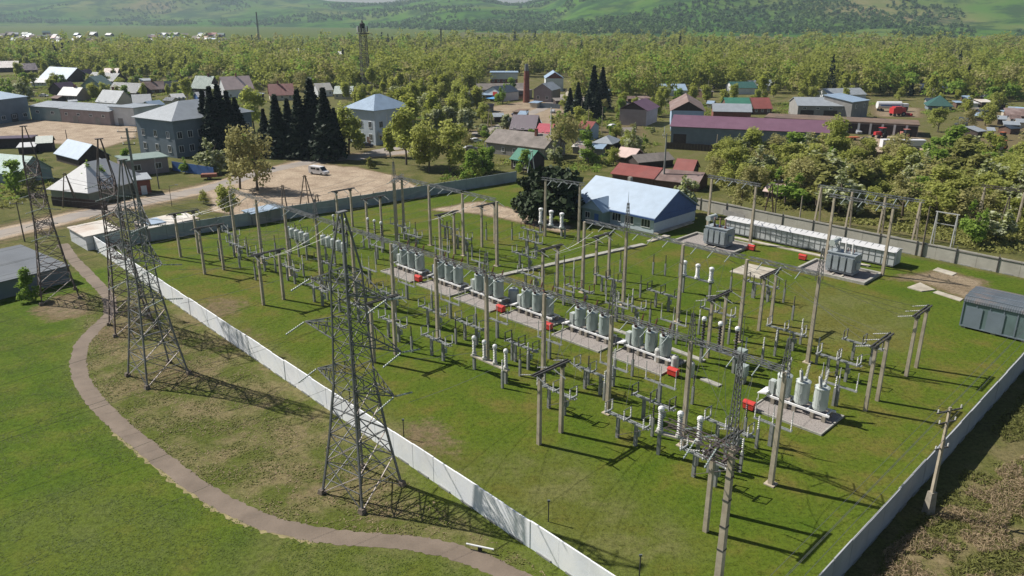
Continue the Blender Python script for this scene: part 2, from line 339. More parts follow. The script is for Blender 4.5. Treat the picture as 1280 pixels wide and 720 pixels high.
def sheet(name, line, wid, mat, z, jit=.0, kind='structure'):
    P = []
    for (a, b) in zip(line[:-1], line[1:]):
        for t in np.linspace(0, 1, 15)[:-1]: P.append((a[0] + (b[0] - a[0]) * t, a[1] + (b[1] - a[1]) * t))
    P.append(line[-1]); P = np.array(P)
    for _ in range(6): P[1:-1] = (P[:-2] + 2 * P[1:-1] + P[2:]) / 4
    T = np.gradient(P, axis=0); T /= np.hypot(T[:, 0], T[:, 1])[:, None]; Nn = np.stack([-T[:, 1], T[:, 0]], 1)
    j = (rng.random((len(P), 2)) - .5) * jit
    Lp, Rp = P + Nn * (wid / 2 + j[:, :1]), P - Nn * (wid / 2 + j[:, 1:])
    q = MB(); n = len(P); q.add([(x, y, z) for x, y in Lp] + [(x, y, z) for x, y in Rp], [(i, n + i, n + i + 1, i + 1) for i in range(n - 1)])
    return tag(q.build(name, mat), kind=kind)
m, nt, b = newmat('old asphalt'); v = wpos(nt)
cc = ramp(nt, noise(nt, v, .35, 5, .6), [(.3, (.14, .108, .08)), (.7, (.215, .168, .128))])
cc = mixc(nt, ramp(nt, noise(nt, v, 6, 4, .7), [(.5, (0, 0, 0)), (.8, (.5, .5, .5))]), cc, (.10, .085, .075))
nt.links.new(cc, b.inputs['Base Color']); b.inputs['Roughness'].default_value = .9; bump(nt, b, noise(nt, v, 9, 4), .3, .03); M['asphalt'] = m
PATH = [G(*p) for p in [(78, 305), (92, 325), (112, 345), (136, 370), (139, 393), (118, 412), (102, 430), (97, 452), (101, 475), (119, 502), (152, 534), (192, 567), (240, 604), (288, 634), (340, 656), (400, 669), (450, 674), (510, 678), (560, 687), (605, 702), (650, 725), (690, 748), (740, 790)]]
M['sandy_edge'] = pm('sandy verge', (.25, .21, .10), .95, 0, .3, 1.5)
_P = np.array(PATH[10:16]); _T = np.gradient(_P, axis=0); _T /= np.hypot(_T[:, 0], _T[:, 1])[:, None]; _V = _P + np.stack([_T[:, 1], -_T[:, 0]], 1) * .9
sheet('path_verge', [tuple(p) for p in _V], .5, M['sandy_edge'], .006, .45)
sheet('path', PATH, 1.75, M['asphalt'], .012, .22)
M['grey_road'] = pm('worn grey road', (.27, .24, .215), .95, 0, .15, .15, (.36, .29, .22), .6)
sheet('road', ROAD, 5.2, M['grey_road'], .008, 1.0)
sheet('town_road', [G(*p) for p in [(440, 200), (475, 188), (520, 182), (570, 173), (620, 160), (650, 148), (680, 135), (700, 118)]], 5, M['grey_road'], .016, .8)

# ------------------------------------------------------------------ hills
def sstep(a, b, x): t = np.clip((x - a) / (b - a), 0, 1); return t * t * (3 - 2 * t)
tk = [-.8, -.5, -.3, -.22, -.15, -.10, -.045, .0, .045, .08, .2, .35, .8]
ak = [190, 178, 172, 112, 100, 124, 132, 82, 100, 185, 245, 255, 255]
sk_ = [3000, 3000, 3000, 2700, 2400, 2200, 2000, 1850, 1800, 1600, 1500, 1450, 1450]
wk = [2400, 2300, 2300, 2200, 2200, 2100, 2100, 2000, 2000, 1800, 1700, 1700, 1700]
hx = np.arange(-4700, 4701, 60); hy = np.arange(1350, 6400, 60); HX, HY = np.meshgrid(hx, hy)
T = HX / HY; amp, st, wd = (np.interp(T, tk, k) for k in (ak, sk_, wk))
def fb(x, y, s, o=5): return mnoise.fractal((x * s, y * s, 3.7), 1.0, 2.1, o)
NZ = np.array([[fb(x, y, 1 / 900) for x in hx] for y in hy]); NZ2 = np.array([[fb(x, y, 1 / 260, 4) for x in hx] for y in hy])
up = sstep(st, st + wd, HY + NZ * 260)
ZZ = up * amp * (1 + .12 * NZ) + NZ2 * 15 * sstep(0, .35, up) * (1 - .6 * up) + NZ * 34 * sstep(.05, .5, up) * (1 - up) * 1.6 - 1.0
ZZ = np.where(up < .01, -3.0, ZZ); ZZ[:, 0] = ZZ[:, -1] = ZZ[-1, :] = -3
me = bpy.data.meshes.new('hills'); me.vertices.add(HX.size); me.vertices.foreach_set('co', np.stack([HX.ravel(), HY.ravel(), ZZ.ravel()], 1).ravel())
idx = np.arange(HX.size).reshape(HX.shape); fill(me, np.stack([idx[:-1, :-1], idx[:-1, 1:], idx[1:, 1:], idx[1:, :-1]], -1).reshape(-1, 4))
me.polygons.foreach_set('use_smooth', [True] * len(me.polygons))
m, nt, b = newmat('hill pasture'); v = wpos(nt)
n1, n2 = noise(nt, v, .0016, 6, .6), noise(nt, v, .009, 6, .65)
cc = ramp(nt, n1, [(.34, (.045, .12, .018)), (.5, (.075, .15, .025)), (.60, (.13, .16, .045)), (.69, (.27, .21, .11))])
cc = mixc(nt, ramp(nt, n2, [(.47, (0, 0, 0)), (.56, (.8, .8, .8))]), cc, (.022, .055, .02))
nt.links.new(cc, b.inputs['Base Color']); b.inputs['Roughness'].default_value = 1; b.inputs['Specular IOR Level'].default_value = 0
me.materials.append(m); ho = bpy.data.objects.new('hills', me); col.objects.link(ho); tag(ho, kind='structure')
def hillz(x, y):
    i = int((x - hx[0]) / 60); j = int((y - hy[0]) / 60)
    if not (0 <= i < len(hx) - 1 and 0 <= j < len(hy) - 1): return 0
    fx, fy = (x - hx[i]) / 60, (y - hy[j]) / 60
    return (ZZ[j, i] * (1 - fx) + ZZ[j, i + 1] * fx) * (1 - fy) + (ZZ[j + 1, i] * (1 - fx) + ZZ[j + 1, i + 1] * fx) * fy
# ------------------------------------------------------------------ air
mv = bpy.data.materials.new('air'); mv.use_nodes = True; nt = mv.node_tree; nt.nodes.remove(nt.nodes['Principled BSDF'])
pv = nt.nodes.new('ShaderNodeVolumePrincipled'); pv.inputs['Color'].default_value = (.66, .82, 1, 1); pv.inputs['Density'].default_value = .000095; pv.inputs['Anisotropy'].default_value = .1
nt.links.new(pv.outputs[0], nt.nodes['Material Output'].inputs['Volume'])
hz = MB().box((0, 3000, 148), (12600, 9600, 304)).build('haze', mv); tag(hz, kind='stuff')
# ------------------------------------------------------------------ trees
def leafquads(P, size, flat=.0, ctr=None):
    """P: n x 3 clump centres; returns verts of 4-gon leaf clumps that face outward and up, with scatter"""
    n = len(P); c = P.mean(0) if ctr is None else ctr
    o = P - c; o /= np.linalg.norm(o, axis=1)[:, None] + 1e-6
    nn = o * .4 + rng.normal(size=(n, 3)) * .55; nn[:, 2] += .5; nn /= np.linalg.norm(nn, axis=1)[:, None]
    r = rng.normal(size=(n, 3)); a = np.cross(nn, r); a /= np.linalg.norm(a, axis=1)[:, None]; b = np.cross(nn, a)
    s = size * (.6 + .8 * rng.random((n, 1))); s2 = s * (.55 + .4 * rng.random((n, 1)))
    return np.stack([P - a * s, P - b * s2 + a * s * .1, P + a * s * .95, P + b * s2 - a * s * .15], 1).reshape(-1, 3)
def mesh_quads(name, V, mat):
    me = bpy.data.meshes.new(name); me.vertices.add(len(V)); me.vertices.foreach_set('co', V.astype(np.float32).ravel())
    fill(me, np.arange(len(V)).reshape(-1, 4)); me.materials.append(mat); return me
def lobes_points(lobes, n):
    """lobes: (x,y,z,rx,rz); points nearer the outside of each lobe"""
    wt = np.array([l[3] ** 2 * l[4] for l in lobes]); wt = wt / wt.sum(); L = np.array(lobes); k = rng.choice(len(lobes), n, p=wt)
    d = rng.normal(size=(n, 3)); d /= np.linalg.norm(d, axis=1)[:, None]; r = (.25 + .95 * rng.random(n) ** .75)[:, None]
    return L[k, :3] + d * r * np.stack([L[k, 3], L[k, 3], L[k, 4]], 1)
def crown_pts(kind, h, n):
    lob = []
    if kind == 'poplar':          # tall narrow
        for k in range(9):
            t = random.random(); z = h * (.22 + .7 * t); rr = h * (.17 - .10 * abs(t - .4)); a = random.random() * 6.3; q = h * .09 * random.random()
            lob.append((q * math.cos(a), q * math.sin(a), z, rr * .8, h * .13))
    elif kind in ('willow', 'green', 'blossom', 'olive', 'bare'):
        base = {'willow': .24, 'green': .18, 'blossom': .15, 'olive': .16, 'bare': .28}[kind]
        for k in range(17):
            a = random.random() * 6.3; t = random.random(); z = h * (base + (.88 - base) * t); q = h * .31 * math.sqrt(random.random()) * (1.05 - .55 * t)
            lob.append((q * math.cos(a), q * math.sin(a), z, h * random.uniform(.05, .15), h * random.uniform(.06, .17)))
    elif kind == 'dark':
        for k in range(14):
            a = random.random() * 6.3; t = random.random(); z = h * (.12 + .7 * t); q = h * .42 * math.sqrt(random.random()) * (1.1 - .6 * t)
            lob.append((q * math.cos(a), q * math.sin(a), z, h * random.uniform(.15, .24), h * random.uniform(.12, .2)))
    P = lobes_points(lob, n); P[:, 2] = np.maximum(P[:, 2], h * .05); return P
def spruce_pts(h, n):
    t = rng.random(n) ** .75; z = h * (.08 + .92 * (1 - t)); lay = np.floor((1 - t) * 16) / 16 * 1.0
    fr = ((1 - t) * 16) % 1.0; rad = h * .2 * (t * 1.02 + .012) * (1.05 - .45 * fr) * (.35 + .65 * np.sqrt(rng.random(n)))
    a = rng.random(n) * 2 * PI; br = 1 + .18 * np.sin(a * 5 + lay * 40)
    return np.stack([rad * br * np.cos(a), rad * br * np.sin(a), z - rad * .22], 1)
TREE = {}
def proto(kind, var, h, nleaf, size, bark):
    P = spruce_pts(h, nleaf) if kind == 'spruce' else crown_pts(kind, h, nleaf)
    me = mesh_quads(kind + '_crown', leafquads(P, size, .35 if kind == 'spruce' else 0), LF[kind])
    t = MB(); r = h * .017 + .03; top = h * (.95 if kind in ('spruce', 'poplar') else .6)
    px, py = (random.uniform(-.03, .03) * h, random.uniform(-.03, .03) * h) if kind != 'spruce' else (0, 0)
    t.tube((0, 0, -.1), (px, py, top * .5), r, r * .7, 7); t.tube((px, py, top * .5), (px * 1.2, py * 1.2, top), r * .7, r * .15, 6)
    if kind != 'spruce':
        for k in range(9):
            z0 = h * random.uniform(.15, .55); a = random.random() * 6.3; q = h * random.uniform(.14, .28)
            t.tube((px * z0 / top, py * z0 / top, z0), (q * math.cos(a), q * math.sin(a), z0 + q * random.uniform(.7, 1.3)), r * .4, r * .08, 5)
    mt = t.build(kind + '_trunk', bark); tm = mt.data; bpy.data.objects.remove(mt)
    TREE.setdefault(kind, []).append((me, tm, h))
for kind, n, h, nl, s, bk in (('poplar', 4, 12, 1500, .34, 'birch_bark'), ('willow', 5, 9, 2300, .24, 'bark'), ('green', 3, 6, 1500, .22, 'bark'), ('blossom', 3, 5, 1400, .20, 'bark'),
                              ('spruce', 3, 14, 2600, .42, 'bark'), ('dark', 2, 7, 3400, .36, 'bark'), ('bare', 3, 8, 1500, .18, 'bark'), ('olive', 2, 4, 1500, .22, 'bark')):
    for k in range(n): proto(kind, k, h, nl, s, M[bk])
NAME = {'poplar': 'poplar_tree', 'willow': 'willow_tree', 'green': 'leafy_bush', 'blossom': 'blossom_tree', 'spruce': 'spruce_tree', 'dark': 'evergreen_bush', 'bare': 'budding_tree', 'olive': 'olive_bush'}
CATS = {'poplar': 'tree', 'willow': 'tree', 'green': 'bush', 'blossom': 'tree', 'spruce': 'tree', 'dark': 'bush', 'bare': 'tree', 'olive': 'bush'}
NTREE = [0]
def tree(kind, x, y, h, label, group=None, wide=1.0):
    me, tm, h0 = random.choice(TREE[kind]); s = h / h0
    r = thing(NAME[kind], label, CATS[kind], (x, y, 0), random.random() * 6.3, group, (s * wide * random.uniform(.92, 1.08), s * wide * random.uniform(.92, 1.08), s))
    for nm, d in (('crown', me), ('trunk', tm)):
        o = bpy.data.objects.new(nm, d); col.objects.link(o); o.parent = r
    NTREE[0] += 1; return r
def ptree(kind, px, yb, yt, label, group=None, wide=1.0):
    if kind == 'spruce': wide = 1.3
    x, y = G(px, yb); return tree(kind, x, y, max(1.2, HT(px, yb, yt)), label, group, wide)
# single trees one can point at
for a in [('spruce', 262, 190, 113, 'dark spruce at the grey office block end of the spruce clump'), ('spruce', 271, 193, 108, 'tall dark spruce second from the grey office block'), ('spruce', 281, 192, 106, 'tallest dark spruce in the clump by the grey office block'),
          ('spruce', 291, 190, 114, 'dark spruce at the road side of the office block clump'), ('spruce', 300, 186, 122, 'shorter dark spruce half behind the office block clump'),
          ('spruce', 334, 193, 136, 'small dark spruce on the near edge of the dirt lot row'), ('spruce', 350, 196, 119, 'dark spruce in the row behind the white van'), ('spruce', 364, 192, 124, 'slim dark spruce in the row behind the white van'),
          ('spruce', 378, 197, 112, 'full dark spruce in the row behind the white van'), ('spruce', 394, 196, 98, 'tallest dark spruce in the row behind the white van'), ('spruce', 410, 200, 110, 'pointed dark spruce next to the white hip roofed block'), ('spruce', 421, 194, 135, 'small dark spruce leaning out toward the white hip roofed block'),
          ('spruce', 712, 146, 110, 'dark spruce nearest the boiler house yard'), ('spruce', 722, 148, 103, 'pointed dark spruce beside the boiler house yard'), ('spruce', 735, 150, 116, 'dark spruce in front of the plum roofed barn'), ('spruce', 746, 150, 108, 'tall dark spruce next to the plum roofed barn'), ('spruce', 741, 138, 82, 'tall thin dark spruce rising behind the yard spruces'), ('spruce', 752, 136, 84, 'thin dark spruce rising beside the plum roofed barn'),
          ('blossom', 268, 216, 172, 'round pale blossoming tree beside the grey office block', None, 1.25), ('bare', 300, 236, 152, 'large sparse willow at the edge of the dirt lot'), ('bare', 322, 238, 158, 'thin branching willow beside the dirt lot'), ('willow', 288, 272, 226, 'bright olive bushy willow at the fence by the roofless shed', None, 1.0),
          ('green', 312, 208, 168, 'dark green bush under the spruce clump'), ('willow', 436, 192, 128, 'yellow-green willow in front of the white hip roofed block'), ('willow', 318, 165, 108, 'yellow-green tree behind the dark spruces'),
          ('willow', 508, 206, 132, 'tall yellow-green willow on the grass beyond the dirt lot'), ('willow', 536, 214, 148, 'big spreading willow beyond the dirt lot'), ('willow', 563, 216, 150, 'dense green willow by the bend of the track', None, 1.1), ('poplar', 488, 196, 140, 'slim tree at the corner of the white hip roofed block'),
          ('blossom', 545, 172, 132, 'pale blossoming tree behind the willows'), ('blossom', 582, 168, 131, 'round white blossoming tree by the town road', None, 1.3), ('blossom', 634, 164, 140, 'pale blossoming bush near the brick chimney', None, 1.3), ('olive', 464, 210, 194, 'low clipped brown-green hedge bush by the lot'), ('green', 590, 226, 188, 'green bush outside the grey fence by the flagpole', None, 1.2), ('green', 612, 216, 184, 'green sapling beside the slate roofed house'), ('green', 640, 120, 95, 'green tree beside the blue awning'), ('green', 628, 130, 104, 'green bush in front of the blue awning'),
          ('bare', 702, 200, 140, 'reddish budding tree beside the white pole'), ('bare', 716, 190, 150, 'brown budding tree behind the white pole'), ('dark', 690, 274, 200, 'large dark evergreen bush beside the blue house', None, 1.0), ('dark', 664, 262, 216, 'smaller dark evergreen bush by the green roofed house'), ('green', 735, 205, 172, 'green garden bush by the shed roofs'),
          ('blossom', 855, 268, 216, 'white blossoming tree behind the blue house', None, 1.1), ('blossom', 790, 196, 158, 'blossoming tree in front of the plum roofed barn'), ('willow', 905, 212, 168, 'willow in front of the long plum roofed shed'), ('blossom', 917, 202, 167, 'pale blossoming tree in front of the long plum roofed shed'), ('bare', 925, 263, 218, 'forked bare sapling behind the substation fence'),
          ('willow', 1037, 205, 140, 'tall willow hiding the end of the plum roofed shed'), ('blossom', 1022, 238, 192, 'white-flecked tree below the tall willow'), ('green', 1215, 305, 250, 'dark green bush outside the far fence'), ('blossom', 1142, 238, 184, 'pale blossoming tree beside the long white trailer'), ('blossom', 1232, 250, 196, 'round pale tree above the timber frames', None, 1.3), ('blossom', 1276, 275, 204, 'large white blossoming tree at the frame portal', None, 1.2),
          ('green', 20, 243, 196, 'dense green bush beside the teal roofed house'), ('blossom', 36, 236, 208, 'pale bush beside the teal roofed house', None, 1.2), ('green', 124, 248, 200, 'leafy young tree against the white tent-roofed building'), ('green', 113, 250, 216, 'leafy sapling against the white tent-roofed building'), ('green', 38, 375, 336, 'bush growing by the grey felt roofed hut'), ('blossom', 32, 133, 96, 'round pale green tree behind the blue-grey store'), ('green', 10, 128, 92, 'dark leafy tree behind the blue-grey store'),
          ('green', 158, 214, 186, 'bush beside the flat roofed grey garage'), ('green', 190, 190, 172, 'bright shrub under the office block wall'), ('green', 232, 216, 196, 'low shrub by the blue board wall'), ('willow', 255, 255, 236, 'small roadside willow by the roofless shed'), ('green', 228, 286, 266, 'small green sapling growing from the roofless shed')]:
    ptree(*a)
# ---- scrub and willows beyond the far fence, garden trees
BLOCK = []                                  # filled by the buildings: (x, y, r)
def scatter(n, poly, kinds, hr, label, group, gap, wide=1.0, excl=True):
    P = pxpoly(poly) if poly[0][1] < 1e4 else np.array(poly); lo, hi = P.min(0), P.max(0); got = []; tries = 0
    while len(got) < n and tries < n * 60:
        tries += 1; x, y = random.uniform(lo[0], hi[0]), random.uniform(lo[1], hi[1])
        if not inpoly(np.array([x]), np.array([y]), P)[0]: continue
        if any((x - a) ** 2 + (y - b) ** 2 < gap * gap for a, b in got): continue
        if excl and any((x - a) ** 2 + (y - b) ** 2 < (r + 2) ** 2 for a, b, r in BLOCK): continue
        got.append((x, y)); k = random.choices([q[0] for q in kinds], [q[1] for q in kinds])[0]
        tree(k, x, y, random.uniform(*hr) * (1.35 if k == 'poplar' else 1), label[k], group, wide)
# ------------------------------------------------------------------ substation
M['brace_sunlit_tone'] = pm('painted sunlit tone on bracing', (.58, .50, .46), .6, 0, .12, 2, (.42, .26, .2), .5)  # sunlight catching the pylon bracing, painted in as a paler colour
M['steel_light'] = pm('light galvanised steel', (.33, .345, .345), .5, .1, .2, 3, (.22, .2, .18), .4)
def fence(name, label, A, B, h, th, mat, postmat=None, step=3.0, post=None, rail=False, jit=.04, cat='fence'):
    A, B = Vector((A[0], A[1], 0)), Vector((B[0], B[1], 0)); L = (B - A).length; rz = math.atan2(B.y - A.y, B.x - A.x)
    t = thing(name, label, cat, A, rz); n = max(1, round(L / step)); s = L / n; q = MB(); f = MB()
    for k in range(n):
        hh = h + random.uniform(-jit, jit); q.box(((k + .5) * s, random.uniform(-.03, .03), hh / 2 - .05), (s - .035, th, hh + .1))
        f.box(((k + .5) * s, 0, .05), (s * .5, th * 2.2, .22))
    q.build('panel', mat, t); f.build('footing', M['concrete_grey'], t)
    if post:
        for k in range(0, n + 1, post):
            p = MB(); p.box((k * s, .12, (h + .1) / 2), (.16, .14, h + .1)); p.bar((k * s, .12, h + .05), (k * s, -.12, h + .42), .06)
            p.build('post', postmat, t)
    if rail:
        r = MB(); r.tube((0, .13, h - .25), (L, .13, h - .25), .05, n=6); r.build('rail', postmat, t)
    return t
fence('concrete_fence', 'long whitewashed concrete panel fence between the path and the substation lawn', W(15.4, 34.6), W(140.8, 39.4), 2.42, .12, M['whitewash'])
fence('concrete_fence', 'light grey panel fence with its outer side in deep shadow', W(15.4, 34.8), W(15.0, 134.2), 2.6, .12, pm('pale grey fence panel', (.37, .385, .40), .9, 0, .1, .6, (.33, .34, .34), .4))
fence('concrete_fence', 'beige panel fence with dark posts behind the long white switchgear house', W(15.2, 134.6), W(92, 138.6), 2.45, .12, pm('beige fence panel', (.42, .40, .35), .9, 0, .12, .7, (.30, .28, .24), .5, bmp=.15), M['steel_dark'], 3.05, 2, True)
fence('concrete_fence', 'dull grey-green panel fence along the dirt lot', W(139.8, 45), W(130.4, 132), 2.5, .12, M['fence_teal'], M['steel_dark'], 3.0, 1, False)
f2 = thing('light_mast', 'thin dark post standing by the white fence among the lawn edge', 'post', W(34.5, 38.6)); MB().tube((0, 0, 0), (0, 0, 1.9), .05).build('pole', M['steel_dark'], f2); MB().box((0, 0, 1.95), (.22, .1, .16)).build('lamp_head', M['steel'], f2)
for u, l in ((53.0, 'thin dark post by the white fence near the nearest pylon'), (25.5, 'thin dark post by the white fence close to the shaded fence'), (62, 'thin dark post by the white fence facing the tall pole row')):
    dup(f2, W(u, 38.4), None, l)
# corner shed and roofless strip
def shed(name, label, u0, u1, v0, v1, h, wall, roof, over=.25, cat='shed', slope=.25):
    t = thing(name, label, cat, W(u0, v0), YARD); w, d = v1 - v0, u1 - u0
    MB().box((w / 2, d / 2, h / 2 - .1), (w, d, h + .2)).build('wall', wall, t)
    q = MB(); q.prism([(-over, -over, h), (w + over, -over, h + slope), (w + over, -over, h + slope + .16), (-over, -over, h + .16)], (0, d + 2 * over, 0)); q.build('roof', roof, t)
    return t, w, d
s0, w_, d_ = shed('flat_shed', 'white flat roofed shed at the far end of the white fence', 141.2, 149.8, 38.2, 43.8, 2.4, WL['white'], RF['bare'])
MB().box((w_ * .3, -.03, 1.0), (1.0, .06, 2.0)).build('door', M['steel'], s0)
s1, w_, d_ = shed('flat_shed', 'long pale roofed shed strip outside the grey-green fence', 139.4, 146, 48, 57, 2.3, WL['pinkgrey'], RF['bare'])
q = MB(); q.box((2.2, d_ * .55, 2.68), (3.2, d_ * .7, .06)); q.build('patch_sheet', RF['bluewhite'], s1)
s2, w_, d_ = shed('flat_shed', 'small pale sheet roofed shed against the fence by the dirt lot', 136.8, 140.5, 66.5, 73, 2.2, WL['grey'], RF['bluewhite'])
MB().box((w_ * .5, -.03, 1), (1, .06, 1.9)).build('door', M['steel'], s2)
# ---- concrete poles row with beams
Us = [24.5 + 8.9 * k for k in range(12)]
def truss(q, y0, y1, z, s=.4, x=0, n=None):
    n = n or max(4, int((y1 - y0) / .75)); c = [(x - s / 2, z), (x + s / 2, z), (x - s / 2, z + s), (x + s / 2, z + s)]
    for a, b in c: q.bar((a, y0, b), (a, y1, b), .06)
    for k in range(n):
        a = y0 + (y1 - y0) * k / n; b = y0 + (y1 - y0) * (k + 1) / n
        for (p, r) in ((0, 1), (2, 3), (0, 2), (1, 3)):
            e, f = (p, r) if k % 2 else (r, p)
            q.bar((c[e][0], a, c[e][1]), (c[f][0], b, c[f][1]), .035)
def spire(t, x, y, z, h, name='lattice_spire'):
    q = MB(); s0_, s1_ = .30, .09; n = max(4, int(h / .6)); hh = h * .72
    for i, j in ((-1, -1), (1, -1), (1, 1), (-1, 1)): q.bar((x + i * s0_, y + j * s0_, z - .5), (x + i * s1_, y + j * s1_, z + hh), .06)
    for k in range(n):
        a = k / n; b = (k + 1) / n; ra, rb = s0_ + (s1_ - s0_) * a, s0_ + (s1_ - s0_) * b
        for i, j, k2, l in ((-1, -1, 1, -1), (1, -1, 1, 1), (1, 1, -1, 1), (-1, 1, -1, -1)):
            q.bar((x + i * ra, y + j * ra, z + hh * a), (x + k2 * rb, y + l * rb, z + hh * b), .035)
    q.tube((x, y, z + hh - .1), (x, y, z + h), .04, .015)
    return q.build(name, M['lattice'], t)
def polerow(name, label, v, posts, beams, spires, H=10.6):
    t = thing(name, label, 'gantry', W(posts[0], v), YARD); o = posts[0]
    for u in posts:
        p = MB(); p.box((0, u - o, H / 2), (.46, .40, H), 0, .72); p.box((0, u - o, .04), (.9, .9, .12)); p.build('post', M['concrete_pole'], t)
    for a, b in beams:
        q = MB(); truss(q, a - o, b - o, H); bo = q.build('beam', M['lattice'], t)
        for k in (.22, .5, .78):
            y = (a + (b - a) * k) - o
            for sx in (-1, 1):
                s_ = MB(); s_.string((sx * .3, y, H + .1), (sx * 1.55, y, H - .5), .085, 8); s_.build('insulator_string', M['glass_ins'], bo)
    for u, h in spires.items(): spire(t, 0, u - o, H, h)
    return t
polerow('pole_gantry', 'row of tall beam-joined concrete poles between white fence and breaker row', 56, Us, [(a + .25, b - .25) for a, b in zip(Us[:-1], Us[1:])], {Us[0]: 4.2, Us[1]: 3.8, Us[2]: 5.2, Us[4]: 3.5, Us[8]: 4})
VB = [Us[1], Us[2], Us[3], Us[4], Us[5] - 1.5, 85.4, 93.5, 102.2, 112]
polerow('pole_gantry', 'row of tall beam-joined concrete poles between breaker row and blue house', 82, VB, [(VB[i] + .25, VB[i + 1] - .25) for i in (0, 1, 2, 3, 5, 6, 7)], {VB[0]: 4.5, VB[3]: 5.5, VB[8]: 4})
def pair_portal(name, label, uv0, uv1, H, spires=(), beam=True):
    (u0, v0), (u1, v1) = uv0, uv1; A = Vector(W(u0, v0) + (0,)); Bv = Vector(W(u1, v1) + (0,)); L = (Bv - A).length; d = Bv - A
    t = thing(name, label, 'gantry', A, math.atan2(d.y, d.x) - PI / 2)
    for y in (0, L):
        p = MB(); p.box((0, y, H / 2), (.46, .42, H), 0, .72); p.build('post', M['concrete_pole'], t)
    q = MB(); truss(q, -.9, L + .9, H); bo = q.build('beam', M['lattice'], t)
    for k in (.2, .5, .8):
        for sx in (-1, 1):
            s_ = MB(); s_.string((sx * .3, L * k, H + .1), (sx * 1.6, L * k, H - .6), .095, 8); s_.build('insulator_string', M['glass_ins'], bo)
    for y in spires: spire(t, 0, y, H, 4)
    return t
pair_portal('tall_portal', 'tall two-pole concrete portal over the transformer nearest the blue house', (71.8, 122.8), (62.8, 122.2), 10.5)
pair_portal('tall_portal', 'tall two-pole concrete portal over the transformer beside the end of the switchgear house', (48.9, 121.6), (39.6, 120.9), 10.8)
pair_portal('tall_portal', 'tall two-pole concrete portal in front of the dark evergreen bush', (92.0, 100.5), (84.9, 101.6), 10.4)
pair_portal('tall_portal', 'tall two-pole concrete portal at the dirt track across from the lot fence', (111.6, 83.4), (108.8, 79.5), 10.6)
fg = thing('tall_pole', 'nearest tall brown concrete pole with a lattice spire, cut by the bottom of the picture', 'pole', W(20.6, 43.2) , YARD)
fx, fy = UV(897, 733); fg.location = (*W(fx, fy), 0)
q = MB(); q.box((0, 0, 5.55), (.52, .48, 11.1), 0, .72); q.build('post', M['concrete_pole'], fg)
q = MB()
for z in (3.2, 5.1, 7.2, 9): q.box((0, 0, z), (.56 - z * .008, .52 - z * .008, .12))
q.build('clamp_band', M['steel_dark'], fg)
q = MB(); truss(q, -.6, 5.2, 10.7, .55); truss(q, -.6, 2.4, 9.6, .35, .2); q.bar((-.9, .2, 10.4), (1.6, .2, 10.4), .12); q.build('beam', M['lattice_rust'], fg)
for k, (a, b) in enumerate((((.3, 1, 10.8), (2.2, 1, 10.2)), ((.3, 2.5, 10.8), (2.2, 2.5, 10.2)), ((.3, 4, 10.8), (2.2, 4, 10.2)), ((-.3, 1, 10.8), (-2.0, .8, 10.2)), ((-.3, 2.6, 10.8), (-2.0, 2.4, 10.2)))):
    s_ = MB(); s_.string(a, b, .09, 8); s_.build('insulator_string', M['glass_ins'], fg)
spire(fg, .35, .3, 10.9, 9.5)
# ---- two-post portals
def portal_proto(side, H=7.3):
    t = thing('low_portal', 'x', 'gantry', (0, 0, 0), YARD)
    for x in (0, 3.1):
        p = MB(); p.box((x, 0, H / 2), (.38, .36, H), 0, .8); p.build('post', M['concrete_pole'], t)
    q = MB()
    for y in (-.17, .17): q.bar((-.95, y, H + .08), (4.05, y, H + .08), .12, .18)
    for k in range(7): q.bar((-.9 + k * .8, -.17, H + .05), (-.9 + k * .8, .17, H + .05), .08)
    for x in (0, 3.1): q.box((x, 0, H - .2), (.5, .5, .25))
    q.build('crossarm', M['steel_dark'], t)
    for x in (-.7, 1.55, 3.8):
        for sd in side:
            s_ = MB(); s_.string((x, sd * .25, H + .05), (x, sd * 1.75, H - .45), .085, 7); s_.build('insulator_string', M['porcelain'], t)
    return t
PP = {}
GP = 'two-post portals in rows'
for (u, v, sd, l) in ((25.0, 46.4, (1,), 'low two-post portal beside the nearest brown spired pole'), (43.1, 46.7, (-1, 1), 'low two-post portal alone on the open lawn near the white fence'), (69.1, 46.4, (-1,), 'low two-post portal right behind the nearest pylon'),
                     (95.6, 46.6, (-1, 1), 'low two-post portal beyond the nearest pylon, facing the white fence'), (114.6, 46.8, (-1, 1), 'low two-post portal behind the pylon pair, its second row'), (126.4, 48.0, (-1, 1), 'low two-post portal nearest the pale corner shed'),
                     (24.0, 75.0, (1,), 'low two-post portal just behind the three white tanks'), (24.0, 86.4, (1,), 'low two-post portal nearest the grey container'), (42.4, 75.0, (-1, 1), 'low two-post portal beside the slim voltage transformers'), (42.2, 86.9, (-1,), 'low two-post portal in front of the pale concrete slab'),
                     (68.5, 86.2, (-1, 1), 'low two-post portal at the end of the cable trench'), (69.5, 75.6, (-1, 1), 'low two-post portal between breaker row and cable trench'), (113.4, 76.6, (-1,), 'low two-post portal near the lot fence, behind the drum row'), (122.6, 76.4, (-1, 1), 'low two-post portal against the lot fence with bare crossarm'), (95.0, 87.6, (-1, 1), 'low two-post portal in front of the dirt track'), (95.2, 78.4, (-1,), 'low two-post portal behind the far end breaker')):
    if sd not in PP: PP[sd] = o = portal_proto(sd); o.location = (*W(u, v), 0); o['label'] = l; o['group'] = GP
    else: dup(PP[sd], W(u, v), None, l, GP)
